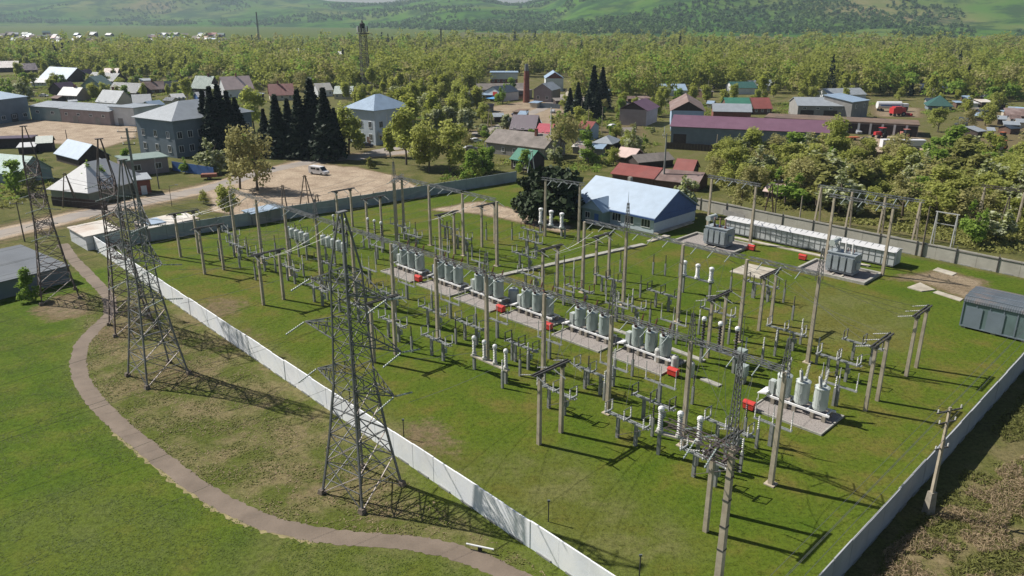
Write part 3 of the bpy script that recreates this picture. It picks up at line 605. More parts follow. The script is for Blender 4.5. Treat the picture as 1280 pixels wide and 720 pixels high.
# ---- oil circuit breakers
def breaker_proto(tm, bm, big):
    t = thing('oil_circuit_breaker', 'x', 'breaker', (0, 0, 0), YARD)
    f = MB()
    for x in (-.75, .75): f.bar((x, -3.3, .82), (x, 3.3, .82), .16, .2)
    for y in (-2.9, -1, 1, 2.9): f.bar((-.75, y, .8), (.75, y, .8), .12, .16)
    f.build('frame', M['white'], t)
    for y in (-2.8, -1.6, .3, 1.2, 2.6):
        for x in (-.75, .75): MB().box((x, y, .36), (.32, .36, .72)).build('foundation_block', M['concrete'], t)
    for y in (-1.95, 0, 1.95):
        q = MB(); q.lathe((0, y, .92), [(.3, 0), (.66, .06), (.72, .25), (.72, 2.3), (.76, 2.32), (.76, 2.44), (.55, 2.56), (.2, 2.62)], 18)
        for k in range(6): q.box((.735 * math.cos(k * PI / 3 + .2), y + .735 * math.sin(k * PI / 3 + .2), 2.0), (.05, .05, .5), k * PI / 3 + .2)
        q.lathe((0, y, 1.55), [(.735, 0), (.735, .05)], 18)
        k_ = q.build('tank', tm, t)
        MB().box((0, y, 3.6), (.5, .34, .22)).build('drive_cover', M['tank_pale'], k_)
        for sx in (-1, 1):
            c = Vector((sx * .42, y, 3.3)); e = c + Vector((sx * .5, 0, 1.55 if big else 1.25)); bb = MB(); bb.tube(c, c.lerp(e, .25), .2, .18, 10)
            bb.string(c.lerp(e, .2), e, .19, 9); bb.tube(e, e + (e - c).normalized() * .18, .07, .04); bb.build('bushing', bm, k_)
    MB().box((.0, 3.15, 1.6), (.75, .6, 1.5)).build('drive_cabinet', M['tank_pale'], t)
    hd = MB(); hd.prism([(-.95, 3.3, 1.0), (-.95, 4.3, .75), (-.95, 4.3, .85), (-.95, 3.3, 1.22)], (1.9, 0, 0))
    for x in (-.8, .8): hd.bar((x, 4.2, 0), (x, 4.2, .8), .07)
    hd.build('cable_hood', M['white'], t)
    return t
BP = {}
for i, (u, big, l) in enumerate(((28.75, 1, 'pale three-tank oil breaker with tall white bushings, nearest the shaded fence'), (47.2, 0, 'grey-green three-tank oil breaker behind the three small white cylinders'), (56.1, 0, 'grey-green three-tank oil breaker, third counted from the shaded fence'), (65.5, 0, 'grey-green three-tank oil breaker, fourth counted from the shaded fence'),
                                 (74.9, 0, 'grey-green three-tank oil breaker beside a squat dark tank'), (83.4, 0, 'grey-green three-tank oil breaker, sixth counted from the shaded fence'), (92.4, 0, 'grey-green three-tank oil breaker at the far end of the breaker row'))):
    if big not in BP: BP[big] = o = breaker_proto(M['tank_pale'] if big else M['tank'], M['porcelain'] if big else M['porcelain_brown'], big); o.location = (*W(u, 70.3), 0); o['label'] = l; o['group'] = 'oil circuit breakers in one row'
    else: dup(BP[big], W(u, 70.3), None, l, 'oil circuit breakers in one row')
    pd = thing('gravel_pad', 'kerbed gravel pad under the ' + l.replace('grey-green ', '').replace('pale ', '').replace('three-tank ', '').replace(', ', ' '), 'pad', W(u, 69.5), YARD, 'kerbed gravel pads under the breakers')
    pd['label'] = ' '.join(pd['label'].split()[:16])
    MB().box((0, 0, .04), (5.0, 7.3, .12)).build('gravel_bed', M['gravel'], pd)
    q = MB()
    for x in (-2.56, 2.56): q.box((x, 0, .08), (.16, 7.6, .24))
    for y in (-3.72, 3.72): q.box((0, y, .08), (4.96, .16, .24))
    q.build('kerb', M['kerb'], pd)
def cyl(label, u, v, r, h, z=0.0, mat='white', name='oil_drum', cat='cylinder', group=None):
    t = thing(name, label, cat, (*W(u, v), z)); q = MB(); q.lathe((0, 0, 0), [(r, 0), (r, h * .85), (r * .75, h * .95), (r * .3, h)], 14); q.lathe((0, 0, h * .3), [(r * 1.04, 0), (r * 1.04, .06)], 14); q.build('body', M[mat], t)
    MB().lathe((0, 0, h), [(r * .28, 0), (r * .28, .12), (r * .1, .16)], 8).build('cap', M['steel'], t); return t
for x, y, l in ((822, 452, 'small white cylinder under the last tank of the breaker'), (843, 462, 'middle small white cylinder beside the breaker pad'), (863, 470, 'small white cylinder standing off the pad end')): cyl(l, *UV(x, y), .42, 1.75, 0, 'porcelain')
cyl('squat dark teal tank beside the fifth breaker', *UV(642, 378), .75, 2.0, .2, 'trafo'); cyl('squat dark tank at the end of the far breaker', *UV(545, 345), .6, 1.8, .2, 'trafo'); cyl('single pale tank standing beyond the far end breaker', *UV(494, 326), .6, 2.6, .3, 'tank_pale')
fb_ = None
for x, y, l in ((523, 352, 'red fire box by the farthest breaker pads'), (626, 390, 'red fire box beside the squat dark teal tank'), (685, 412, 'red fire box between two breaker pads near a grey post'), (841, 470, 'large bright red fire box at the three white cylinders'), (939, 313, 'red fire box at the foot of the transformer portal pole'), (1003, 325, 'red fire box on the grass before the switchgear house'), (936, 512, 'red fire box behind the nearest lattice spire')):
    u, v = UV(x, y)
    if fb_ is None:
        fb_ = thing('fire_box', l, 'fire box', W(u, v), YARD, 'red fire boxes'); q = MB(); q.box((0, 0, .5), (.7, 1.15, .62)); q.build('body', M['red'], fb_)
        q = MB(); q.prism([(-.40, -.62, .80), (.40, -.62, .80), (.34, -.62, .92), (0, -.62, 1.02), (-.34, -.62, .92)], (0, 1.24, 0)); q.build('lid', M['red'], fb_)
        for sy in (-.4, .4): MB().box((0, sy, .1), (.6, .12, .22)).build('foot', M['black'], fb_)
    else: dup(fb_, W(u, v), None, l)
# ---- disconnectors
def disc_proto(ins, wide=2.2, n=3, blade=True):
    t = thing('disconnector', 'x', 'disconnector', (0, 0, 0), YARD)
    for y in (-1.05, 1.05): MB().box((0, y, 1.1), (.30, .30, 2.2), 0, .9).build('post', M['concrete_grey'], t)
    q = MB()
    for x in (-.14, .14): q.bar((x, -wide - .35, 2.28), (x, wide + .35, 2.28), .1, .14)
    q.build('frame', M['steel_light'], t)
    for k in range(n):
        y = (k - (n - 1) / 2) * wide; a = MB(); a.bar((-.62, y, 2.42), (.62, y, 2.42), .12, .12); ar = a.build('phase_arm', M['steel_light'], t)
        for x in (-.52, .52): p = MB(); p.post_ins((x, y, 2.46), 1.0, .08, 6); p.build('insulator', M[ins], ar)
        if blade: b_ = MB(); b_.tube((-.6, y, 3.49), (.6, y, 3.49), .04, n=5); b_.build('blade', M['steel'], ar)
    d = MB(); d.box((.32, -1.05, 1.2), (.3, .42, .6)); d.build('drive_box', M['tank'], t)
    r = MB(); r.tube((.32, -1.05, 1.5), (.05, -.6, 2.25), .035, n=5); r.tube((.1, -wide, 2.1), (.1, wide, 2.1), .03, n=5); r.tube((-.2, 1.05, .3), (-.2, -wide, 2.2), .03, n=5); r.build('drive_rod', M['lattice_rust'], t)
    return t
DP = {}; NB = ['', '']
def put_disc(u, v, ins, l):
    if ins not in DP: DP[ins] = o = disc_proto(ins); o.location = (*W(u, v), 0); o['label'] = l; o['group'] = 'three-phase disconnectors on low posts'
    else: dup(DP[ins], W(u, v), None, l, 'three-phase disconnectors on low posts')
for u, v, ins, l in ((28.8, 52.3, 'porcelain', 'disconnector with white insulators right behind the nearest spired pole'), (37.6, 52.9, 'porcelain', 'disconnector with white insulators by the second tall pole from the shaded fence'), (46.2, 52.6, 'porcelain', 'disconnector with white insulators behind the lone lawn portal'), (64.8, 52.4, 'porcelain', 'disconnector with white insulators close to the nearest pylon, white fence side'),
                     (72.9, 52.1, 'porcelain', 'disconnector half hidden by the nearest pylon cross arms'), (90.6, 52.3, 'porcelain', 'disconnector behind the nearest pylon, seen through its lattice'), (101.6, 54.4, 'porcelain', 'disconnector between the nearest pylon and the two-post portals beyond'), (119.0, 54.4, 'porcelain', 'disconnector in the far corner near the pale corner shed'), (110.4, 54.2, 'porcelain', 'disconnector under the beam row in front of the drum row'),
                     (38.0, 57.6, 'porcelain_dark', 'disconnector with black insulators before the bright red fire box'), (46.4, 58.6, 'porcelain', 'disconnector with dense white insulators on the second line behind the lawn portal'), (65.5, 58.3, 'porcelain', 'disconnector with pale frame on the second line, behind the pylon-side one'), (72.5, 58.1, 'porcelain', 'disconnector on the second line under the pole beam, near the pylon arms'), (56.6, 58.2, 'porcelain_dark', 'disconnector with black insulators beside the white capped row'),
                     (37.3, 84.0, 'porcelain', 'disconnector with white insulators between the tall back poles, near the pale tanks'), (55.4, 84.5, 'porcelain_dark', 'disconnector with black insulators on the open lawn below the blue house'), (81.2, 84.0, 'porcelain', 'small looking disconnector left of the cable trench end'), (90.7, 95.7, 'porcelain_brown', 'disconnector with red-brown insulators near the dark evergreen bush'),
                     (29.3, 80.2, 'porcelain', 'disconnector with white insulators right behind the three pale tanks'), (29.0, 86.4, 'porcelain_dark', 'disconnector with black insulators among the portals by the pale tanks'), (102.5, 86.5, 'porcelain_dark', 'disconnector with dark insulators at the far end behind the breaker row'), (96.2, 84.0, 'porcelain', 'disconnector beside the tall poles at the dirt track'), (73.5, 77.4, 'porcelain', 'disconnector between the breakers and the cable trench'),
                     (47.6, 97.5, 'porcelain_dark', 'disconnector with dark insulators beside the pale concrete slab'), (81.5, 58.0, 'porcelain', 'disconnector on the second line in front of the sixth breaker'), (81.8, 52.3, 'porcelain_dark', 'disconnector with black insulators hidden behind the nearest pylon shaft'), (91.0, 58.2, 'porcelain', 'disconnector on the second line in front of the far end breaker'), (100.2, 59.6, 'porcelain_dark', 'disconnector with black insulators near the drum row'), (64.8, 84.4, 'porcelain_dark', 'disconnector with black insulators behind the fourth breaker near the trench'), (46.4, 83.6, 'porcelain', 'disconnector with white insulators behind the breaker with white cylinders'), (55.8, 77.6, 'porcelain', 'disconnector close behind the third breaker'), (64.6, 77.8, 'porcelain_brown', 'disconnector with brown insulators close behind the fourth breaker'), (109.5, 81.0, 'porcelain', 'disconnector at the far dirt track end by the tall portal'), (119.0, 66.0, 'porcelain_dark', 'disconnector with black insulators along the lot fence'), (103.0, 78.6, 'porcelain', 'disconnector between tall back poles and the lot fence'), (30.2, 58.4, 'porcelain', 'disconnector behind the round capped instrument transformers'), (126.0, 57.0, 'porcelain', 'disconnector near the long pale shed strip'), (86.0, 90.5, 'porcelain', 'disconnector on the open lawn beyond the cable trench')): put_disc(u, v, ins, l)
# ---- bus supports (thin tall insulators on one post)
bs = None
for i, (u, v, l) in enumerate(((83.3, 62.2, 'tall thin bus support in front of the sixth breaker'), (73.4, 61.8, 'tall thin bus support in front of the fifth breaker'), (64.2, 61.6, 'tall thin bus support in front of the fourth breaker'), (55.4, 61.6, 'tall thin bus support in front of the third breaker'), (45.7, 61.2, 'tall thin bus support in front of the breaker with white cylinders'), (27.6, 61.8, 'tall thin bus support in front of the pale tanks'), (26.6, 73.9, 'tall thin bus support at the back corner of the pale tanks'),
                              (92.6, 62.4, 'tall thin bus support in front of the far end breaker'), (39.8, 61.4, 'tall thin bus support beside the bright red fire box'), (57.0, 76.4, 'tall thin bus support behind the third breaker'), (66.0, 76.2, 'tall thin bus support behind the fourth breaker'), (83.5, 76.5, 'tall thin bus support behind the sixth breaker'), (92.5, 76.6, 'tall thin bus support behind the far end breaker'), (102, 70.5, 'tall thin bus support past the far end breaker'), (48.4, 76.6, 'tall thin bus support behind the breaker with white cylinders'))):
    if bs is None:
        bs = thing('bus_support', l, 'bus support', W(u, v), YARD, 'bus supports along the breaker row')
        MB().box((0, 0, 1.1), (.34, .34, 2.2)).build('post', M['concrete_grey'], bs)
        q = MB()
        for x in (-.12, .12): q.bar((x, -1.9, 2.27), (x, 1.9, 2.27), .07, .12)
        q.build('frame', M['steel_light'], bs)
        for y in (-1.8, 0, 1.8):
            p = MB(); p.post_ins((0, y, 2.34), 1.1, .07, 7); p.tube((0, y, 3.44), (0, y, 4.3), .045, n=6); p.build('insulator', M['porcelain'], bs)
    else: dup(bs, W(u, v), None, l)
# ---- single post insulators
sp_ = {}
def single(u, v, l, mat='porcelain_dark', h=2.0):
    if mat not in sp_:
        sp_[mat] = t = thing('post_insulator', l, 'insulator', W(u, v), YARD, 'single post insulators on thin posts'); MB().box((0, 0, h / 2), (.24, .24, h)).build('post', M['concrete_grey'], t)
        q = MB(); q.post_ins((0, 0, h), 1.35, .09, 7); q.build('insulator', M[mat], t)
    else: dup(sp_[mat], W(u, v), None, l)
SL = {'porcelain_dark': 'dark insulator on a slim grey post standing on the inner lawn', 'porcelain': 'pale insulator on a slim grey post standing on the inner lawn'}
for i, (x, y, mt) in enumerate(((816, 343, 0), (831, 345, 0), (849, 345, 0), (913, 362, 0), (979, 378, 0), (958, 372, 0), (940, 372, 0), (910, 430, 1), (873, 418, 1), (930, 455, 1), (952, 455, 1), (968, 445, 1), (706, 298, 0), (695, 332, 0), (757, 368, 0), (640, 300, 0), (1041, 507, 1), (560, 300, 0), (585, 330, 0), (590, 320, 0), (470, 330, 0), (440, 320, 1), (345, 318, 0), (310, 320, 0), (520, 300, 0), (570, 430, 0), (515, 440, 0), (650, 470, 0), (628, 485, 1), (790, 470, 0), (768, 470, 1), (680, 440, 1), (595, 410, 1), (540, 385, 1), (705, 345, 0), (717, 352, 1), (660, 322, 0), (620, 318, 0), (608, 300, 0), (480, 312, 0), (500, 318, 1), (455, 310, 0), (430, 302, 0), (400, 320, 0), (380, 345, 1), (345, 340, 0), (320, 350, 0), (300, 335, 1), (275, 325, 0), (560, 322, 1), (545, 325, 0), (775, 340, 0), (800, 372, 0), (790, 390, 1), (812, 405, 0), (845, 430, 1), (905, 400, 0), (925, 395, 1), (990, 400, 0), (1000, 430, 1), (1045, 470, 0), (1020, 455, 1), (930, 545, 0), (945, 560, 1), (815, 545, 0), (755, 500, 1), (735, 480, 0), (660, 462, 1), (640, 450, 0), (865, 505, 0), (885, 590, 0), (925, 590, 1), (905, 585, 0), (460, 400, 0), (425, 390, 1), (410, 375, 0), (860, 458, 1), (741, 412, 1), (667, 378, 1), (600, 355, 1), (797, 428, 1))):
    k = 'porcelain' if mt else 'porcelain_dark'; single(*UV(x, y), SL[k], k)
# ---- instrument transformers
def it_proto(n, gap, mat, hpost=2.3, hc=1.7, r=.2, cap='white'):
    t = thing('instrument_transformer', 'x', 'transformer', (0, 0, 0), YARD)
    for y in ((n - 1) * gap / 2, -(n - 1) * gap / 2): MB().box((0, y, hpost / 2), (.3, .3, hpost)).build('post', M['concrete_grey'], t)
    q = MB(); q.bar((0, -(n - 1) * gap / 2 - .4, hpost + .08), (0, (n - 1) * gap / 2 + .4, hpost + .08), .5, .16); q.build('frame', M['slab'] if mat == 'porcelain' else M['steel'], t)
    for k in range(n):
        y = (k - (n - 1) / 2) * gap; p = MB(); p.lathe((0, y, hpost + .16), [(r * 1.3, 0), (r * 1.3, .3), (r * .9, .34)], 10); p.post_ins((0, y, hpost + .5), hc - .5, r * .85, 8, 10); c_ = p.build('column', M[mat], t)
        MB().lathe((0, y, hpost + hc), [(r * 1.1, 0), (r * 1.25, .1), (r * 1.2, .3), (r * .7, .42), (r * .2, .46)], 10).build('cap', M[cap], c_)
    return t
o = it_proto(4, 1.7, 'porcelain', 1.6, 2.1, .21); o.location = (*W(56.9, 53.4), 0); o['label'] = 'frame of four white capped instrument transformers beside the nearest pylon arms'
o = it_proto(3, 1.8, 'porcelain', 2.2, 2.3, .24); o.location = (*W(32.4, 53.6), 0); o['label'] = 'frame of three round capped white instrument transformers at the nearest spired pole'; o.rotation_euler.z = YARD + .25
o = it_proto(3, 2.1, 'porcelain_dark', 2.0, 3.2, .24); o.location = (*W(40.2, 73.4), 0); o['label'] = 'three slim dark voltage transformers with pale caps between breaker pads'
o = it_proto(3, 2.2, 'white', 2.5, 1.9, .3); o.location = (*W(55.0, 92.4), 0); o['label'] = 'three plump white instrument transformers on the lawn before the blue house'
o = it_proto(3, 2.6, 'white', 1.4, 2.6, .36); o.location = (*W(92.4, 102.6), 0); o['label'] = 'three boxy white instrument transformers near the dark evergreen bush'; o.rotation_euler.z = YARD
o = it_proto(3, 1.9, 'porcelain_dark', 2.1, 2.9, .2); o.location = (*W(106.5, 73.4), 0); o['label'] = 'three slim dark columns with pale caps beyond the breaker row'
o = it_proto(3, 1.9, 'porcelain_dark', 2.1, 2.6, .2); o.location = (*W(113.5, 71.0), 0); o['label'] = 'three slim dark columns near the lot fence beside the drum row'
bx = thing('drive_cubicle', 'pale green control cubicle on a low stand beside the bright red fire box', 'cabinet', W(*UV(926, 478)), YARD); MB().box((0, 0, 1.5), (.9, 1.1, 1.3)).build('body', M['tank'], bx); MB().box((-.47, 0, 1.5), (.03, .8, 1.1)).build('door', M['tank_pale'], bx)
for y in (-.4, .4): MB().box((0, y, .43), (.7, .12, .85)).build('leg', M['concrete_grey'], bx)
bx2 = dup(bx, W(*UV(925, 458)), None, 'second pale green cubicle on a taller stand behind the first one')
# ---- drum row (line coils)
for (u, v, l) in ((112.4, 62.0, 'row of five upright grey drums on slim posts, nearer the corner shed'), (103.6, 63.4, 'row of five upright grey drums on slim posts, nearer the nearest pylon')):
    t = thing('coil_rack', l, 'coil rack', W(u, v), YARD, 'racks of upright grey drums')
    for y in (-2.6, 0, 2.6): MB().box((0, y, 1.45), (.26, .26, 2.9)).build('post', M['concrete_grey'], t)
    q = MB(); q.bar((-.2, -3.6, 2.95), (-.2, 3.6, 2.95), .12); q.bar((.2, -3.6, 2.95), (.2, 3.6, 2.95), .12); q.build('frame', M['steel'], t)
    for k in range(5):
        y = -3 + 1.5 * k; d = MB(); d.lathe((0, y, 3.02), [(.36, 0), (.46, .08), (.46, 1.5), (.36, 1.62), (.1, 1.66)], 14); d.lathe((0, y, 3.5), [(.48, 0), (.48, .07)], 14); dr = d.build('drum', M['tank_pale'], t)
        d = MB(); d.post_ins((0, y, 4.66), .4, .07, 3); d.build('terminal', M['porcelain'], dr)
# ---- power transformers
def power_trafo(label, u, v, rz, hvm, cons):
    t = thing('power_transformer', label, 'transformer', (*W(u, v), .15), rz)
    q = MB(); q.box((0, 0, 1.75), (2.3, 4.2, 2.7)); q.box((0, 0, 3.16), (2.5, 4.4, .14)); q.box((0, 0, .3), (2.5, 4.3, .3))
    for y in (-1.5, -.5, .5, 1.5): q.box((-1.17, y, 1.7), (.08, .1, 2.4))
    q.build('tank', M['trafo'], t)
    for sx in (-1, 1):
        for k in range(4):
            y = -1.65 + k * 1.1; f = MB()
            for j in range(5): f.box((sx * (1.45 + .0), y - .34 + j * .17, 1.75), (.55, .045, 2.1))
            f.box((sx * 1.72, y, 1.75), (.06, .8, 2.2)); f.tube((sx * 1.1, y, 2.75), (sx * 1.75, y, 2.75), .07); f.tube((sx * 1.1, y, .8), (sx * 1.75, y, .8), .07); f.build('radiator', M['trafo'], t)
    c = MB(); c.tube((cons * -1.2, 1.7, 4.6), (cons * 1.2, 1.7, 4.6), .5, n=14); co_ = c.build('conservator', M['tank_pale'], t)
    c = MB(); c.bar((-.8, 1.7, 3.2), (-.8, 1.7, 4.2), .12); c.bar((.8, 1.7, 3.2), (.8, 1.7, 4.2), .12); c.tube((0, 1.6, 4.2), (0, .8, 3.2), .06); c.build('bracket', M['trafo'], co_)
    for k in range(3):
        p0 = Vector((-.35, -1.3 + k * 1.05, 3.2)); b_ = MB(); b_.tube(p0, p0 + Vector((0, 0, .35)), .24, .2, 10); b_.string(p0 + Vector((0, 0, .3)), p0 + Vector((-.12, 0, 1.75)), .19, 9); b_.build('high_voltage_bushing', M[hvm], t)
        b_ = MB(); b_.post_ins((.7, -1.2 + k * .5, 3.2), .55, .09, 4); b_.build('low_voltage_bushing', M['porcelain_brown'], t)
    MB().box((-.2, -2.4, 1.6), (.7, .4, 1.1)).build('control_cabinet', M['tank_pale'], t)
    w_ = MB()
    for x in (-.7, .7):
        for y in (-1.5, 1.5): w_.tube((x - .08, y, .18), (x + .08, y, .18), .2, n=10)
    w_.build('roller', M['steel_dark'], t)
    return t
def trafo_pad(label, u0, u1, v0, v1):
    t = thing('transformer_pit', label, 'pad', W(u0, v0), YARD); w, d = v1 - v0, u1 - u0
    MB().box((w / 2, d / 2, .03), (w - .3, d - .3, .1)).build('gravel_bed', M['gravel'], t)
    q = MB()
    for x in (.2, w - .2): q.box((x, d / 2, .18), (.4, d, .46))
    for y in (.2, d - .2): q.box((w / 2, y, .18), (w - .8, .4, .46))
    q.build('kerb', M['kerb'], t)
    for y in (d * .38, d * .52): MB().box((w / 2, y, .12), (w - 1.2, .3, .2)).build('rail_beam', M['slab'], t)
trafo_pad('kerbed pit under the transformer nearest the blue house', 61.6, 73.3, 113.6, 121.6); trafo_pad('kerbed pit under the transformer by the end of the switchgear house', 39.7, 50.4, 114.2, 121.2)
power_trafo('blue-grey power transformer with red-brown bushings nearest the blue house', 66.4, 117.6, YARD, 'porcelain_brown', 1)
power_trafo('blue-grey power transformer with pale bushings by the end of the switchgear house', 44.6, 117.8, YARD, 'porcelain', 1)
# ---- switchgear house
t = thing('switchgear_house', 'long low white panelled switchgear house with bright roof', 'building', W(39.8, 125.8), YARD); Lx, Ly = 3.0, 30.2
MB().box((Lx / 2, Ly / 2, 1.45), (Lx, Ly, 2.3)).build('wall', WL['palewhite'], t)
q = MB()
for k in range(31):
    y = Ly * k / 30; q.bar((-.02, y, .3), (-.02, y, 2.6), .06); q.bar((Lx * .1, y, 2.68), (Lx / 2, y, 3.02), .05)
q.bar((-.02, 0, 1.5), (-.02, Ly, 1.5), .06); q.bar((-.02, 0, 2.58), (-.02, Ly, 2.58), .08); q.bar((-.03, 0, .32), (-.03, Ly, .32), .1, .2); q.build('panel_rib', M['steel'], t)
q = MB(); q.prism([(-.25, -.15, 2.6), (Lx / 2, -.15, 2.98), (Lx + .25, -.15, 2.6)], (0, Ly + .3, 0)); q.build('roof', RF['white'], t)
for k in range(6): MB().box((Lx / 2, 1.2 + k * (Ly - 2.4) / 5, .14), (Lx, .5, .32)).build('foundation_block', M['concrete'], t)
MB().box((Lx / 2, -.03, 1.4), (.9, .05, 1.9)).build('door', M['tank_pale'], t)
q = MB(); q.prism([(-2.2, 3, 0), (-1.2, 3, 0), (-1.2, 3, .14), (-2.2, 3, .14)], (0, 27, 0)); wk_ = q.build('concrete_walkway', M['slab'], None); wk_.location = (*W(39.8, 125.8), 0); wk_.rotation_euler = (0, 0, YARD); tag(wk_, kind='structure')
pe = t
# ---- blue house
t = thing('blue_house', 'single storey pale house with bright sheet roof and dark blue gable', 'house', W(79, 116), YARD); Dx, Dy, he, hr = 14.0, 19.2, 3.1, 7.0
MB().box((Dx / 2, Dy / 2, he / 2), (Dx, Dy, he)).build('wall', WL['paleblue'], t)
q = MB()
MB().prism([(.02, Dy - .27, he), (Dx - .02, Dy - .27, he), (Dx / 2, Dy - .27, hr - .05)], (0, .25, 0)).build('gable', WL['deepblue'], t)
q.prism([(.02, .02, he), (Dx - .02, .02, he), (Dx / 2, .02, hr - .05)], (0, .25, 0))
q.build('gable', WL['deepblue'], t)
MB().box((Dx / 2, -.05, he - .55), (Dx + .04, .08, 1.1)).build('wall_band', WL['deepblue'], t)
q = MB(); o_ = .55; k = (hr - he) / (Dx / 2)
for s in (0, 1):
    a = -o_ if s == 0 else Dx + o_
    q.prism([(a, -.5, he - o_ * k + .02), (Dx / 2, -.5, hr + .02), (Dx / 2, -.5, hr + .2), (a, -.5, he - o_ * k + .2)], (0, Dy + 1, 0))
rf = q.build('roof', RF['bluewhite'], t)
q = MB(); q.bar((-.62, -.5, he - .38), (-.62, Dy + .5, he - .38), .12, .2); q.bar((-.66, -.5, he - .25), (-.66, Dy + .5, he - .25), .1); q.build('eave_board', WL['deepblue'], rf)
# porch with its own small gable
pw, y0 = 5.0, 10.2
pt = MB(); pt.box((-1.2, y0 + pw / 2, 1.4), (2.4, pw, 2.8)); pt.box((-.3, y0 + 6.9, 1.2), (.6, 4.0, 2.4)); po = pt.build('porch', WL['teal'], t)
q = MB(); q.prism([(-2.42, y0 - .1, 2.8), (-2.42, y0 + pw + .1, 2.8), (-2.42, y0 + pw / 2, 4.6)], (.2, 0, 0)); q.build('porch_gable', WL['skyblue'], po)
q = MB()
for s in (-1, 1):
    a = y0 + pw / 2 + s * (pw / 2 + .4); q.prism([(-2.8, a, 2.55), (-2.8, y0 + pw / 2, 4.62), (-2.8, y0 + pw / 2, 4.78), (-2.8, a, 2.72)], (5.2, 0, 0))
q.build('porch_roof', RF['bluewhite'], po)
MB().box((-2.43, y0 + 1.4, 1.1), (.06, 1.0, 2.1)).build('door', WL['blue'], t)
def win_x(parent, x, y, z, w, h, fm='white', panes=3, sgn=-1):
    q = MB(); e = .09
    q.box((x + sgn * .04, y, z + h / 2), (.1, w, e)); q.box((x + sgn * .04, y, z - h / 2), (.14, w + .1, e))
    for k in range(panes + 1): q.box((x + sgn * .04, y - w / 2 + w * k / panes, z), (.08, e * .8, h - e))
    f = q.build('window', M[fm], parent); MB().box((x + sgn * .015, y, z), (.03, w - .05, h - .05)).build('pane', M['glass'], f)
for y in (1.8, 5.6, 8.6): win_x(t, 0, y, 1.65, 2.0, 1.5)
win_x(t, 0, Dy - 1.2, 1.65, 1.2, 1.5, panes=2); win_x(t, -2.4, y0 + 3.6, 1.6, 1.2, 1.2, panes=2)
MB().box((Dx * .55, Dy * .6, hr + .2), (.7, .7, 1.4)).build('chimney', M['concrete'], t)
q = MB(); q.prism([(0, -1.1, 0), (12, -1.1, 0), (12, -1.1, .22), (0, -1.1, .22)], (0, 1.0, 0)); pl = q.build('concrete_plinth', M['slab'], None); pl.location = (*W(79, 116), 0); pl.rotation_euler = (0, 0, YARD); tag(pl, kind='structure')
# ---- grey container, slab, trench, loose slabs
t = thing('storage_container', 'large grey metal container building with rusty roof bands in the lawn corner', 'container', W(24.4, 106.4), R(45) - PI / 2); Lc, Dc, Hc = 7.6, 6.4, 3.5
q = MB(); q.box((Lc / 2, Dc / 2, Hc / 2 + .25), (Lc, Dc, Hc)); q.build('body', pm('dull grey-teal steel', (.125, .185, .185), .7, 0, .15, .6, (.09, .12, .125), .5), t)
q = MB()
for k in range(6): q.box((Lc * k / 5, -.03, Hc / 2 + .25), (.14, .08, Hc))
for x in (0, Lc): q.box((x, Dc / 2, Hc + .2), (.16, Dc, .16))
q.bar((0, -.03, Hc + .2), (Lc, -.03, Hc + .2), .14); q.bar((0, -.03, .32), (Lc, -.03, .32), .14); q.build('frame_rib', WL['bluegrey'], t)
q = MB(); q.prism([(-.1, -.18, Hc + .1), (-.1, -.1, Hc + .42), (-.1, .5, Hc + .68), (-.1, Dc * .3, Hc + .86), (-.1, Dc * .5, Hc + .92), (-.1, Dc * .7, Hc + .86), (-.1, Dc - .5, Hc + .68), (-.1, Dc + .1, Hc + .42), (-.1, Dc + .18, Hc + .1)], (Lc + .2, 0, 0)); q.build('roof', pm('rust streaked roof', (.10, .12, .14), .7, .1, .2, .5, (.21, .15, .12), .9, stripes=('X', 1.2)), t)
q = MB()
for y in (.5, Dc * .3, Dc * .7): q.bar((-.12, y, Hc + .74 + (.16 if y > 1 else 0)), (Lc + .12, y, Hc + .74 + (.16 if y > 1 else 0)), .1)
q.build('roof_rib', WL['bluegrey'], t)
for x in (.4, Lc / 2, Lc - .4): MB().box((x, Dc / 2, .12), (.5, Dc, .3)).build('foundation_block', M['concrete'], t)
for x in (1.3, 3.8): MB().box((x, -.06, 1.7), (1.9, .05, 2.6)).build('door', WL['bluegrey'], t)
def slab(label, pts, h=.14, mat='slab'):
    P = [G(*p) for p in pts]; q = MB(); n = len(P)
    q.add([(x, y, -.05) for x, y in P] + [(x, y, h) for x, y in P], [tuple(range(n))[::-1], tuple(range(n, 2 * n))] + [(i, (i + 1) % n, n + (i + 1) % n, n + i) for i in range(n)])
    return tag(q.build('concrete_slab', M[mat]), label, 'slab')
slab('pale square concrete slab on the lawn before the transformers', [(912, 340), (950, 349), (972, 338), (934, 330)])
slab('small loose concrete slab pair beside the bare soil', [(1134, 360), (1152, 365), (1169, 363), (1150, 354)]); slab('long loose concrete slab past the bare soil', [(1166, 366), (1200, 377), (1204, 374), (1172, 364)], .1); slab('loose concrete slab at the far edge of the bare soil', [(1166, 338), (1190, 345), (1196, 342), (1172, 335)], .1)
slab('concrete step slab at the blue house corner', [(808, 302), (814, 303), (838, 296), (832, 294)], .2)
a, b = UV(617, 347), UV(806, 306)
t = thing('cable_trench', 'long concrete cable trench crossing the inner lawn to the blue house', 'trench', W(*a), 0); A3, B3 = Vector((*W(*a), 0)), Vector((*W(*b), 0)); L = (B3 - A3).length; t.rotation_euler.z = math.atan2(B3.y - A3.y, B3.x - A3.x)
MB().box((L / 2, 0, .05), (L, 1.1, .22)).build('wall', M['concrete'], t); q = MB()
for k in range(int(L / .62)): q.box((.31 + k * .62, 0, .2 + random.uniform(-.01, .015)), (.58, 1.0 + random.uniform(-.05, .05), .08))
q.build('cover', M['kerb'], t)
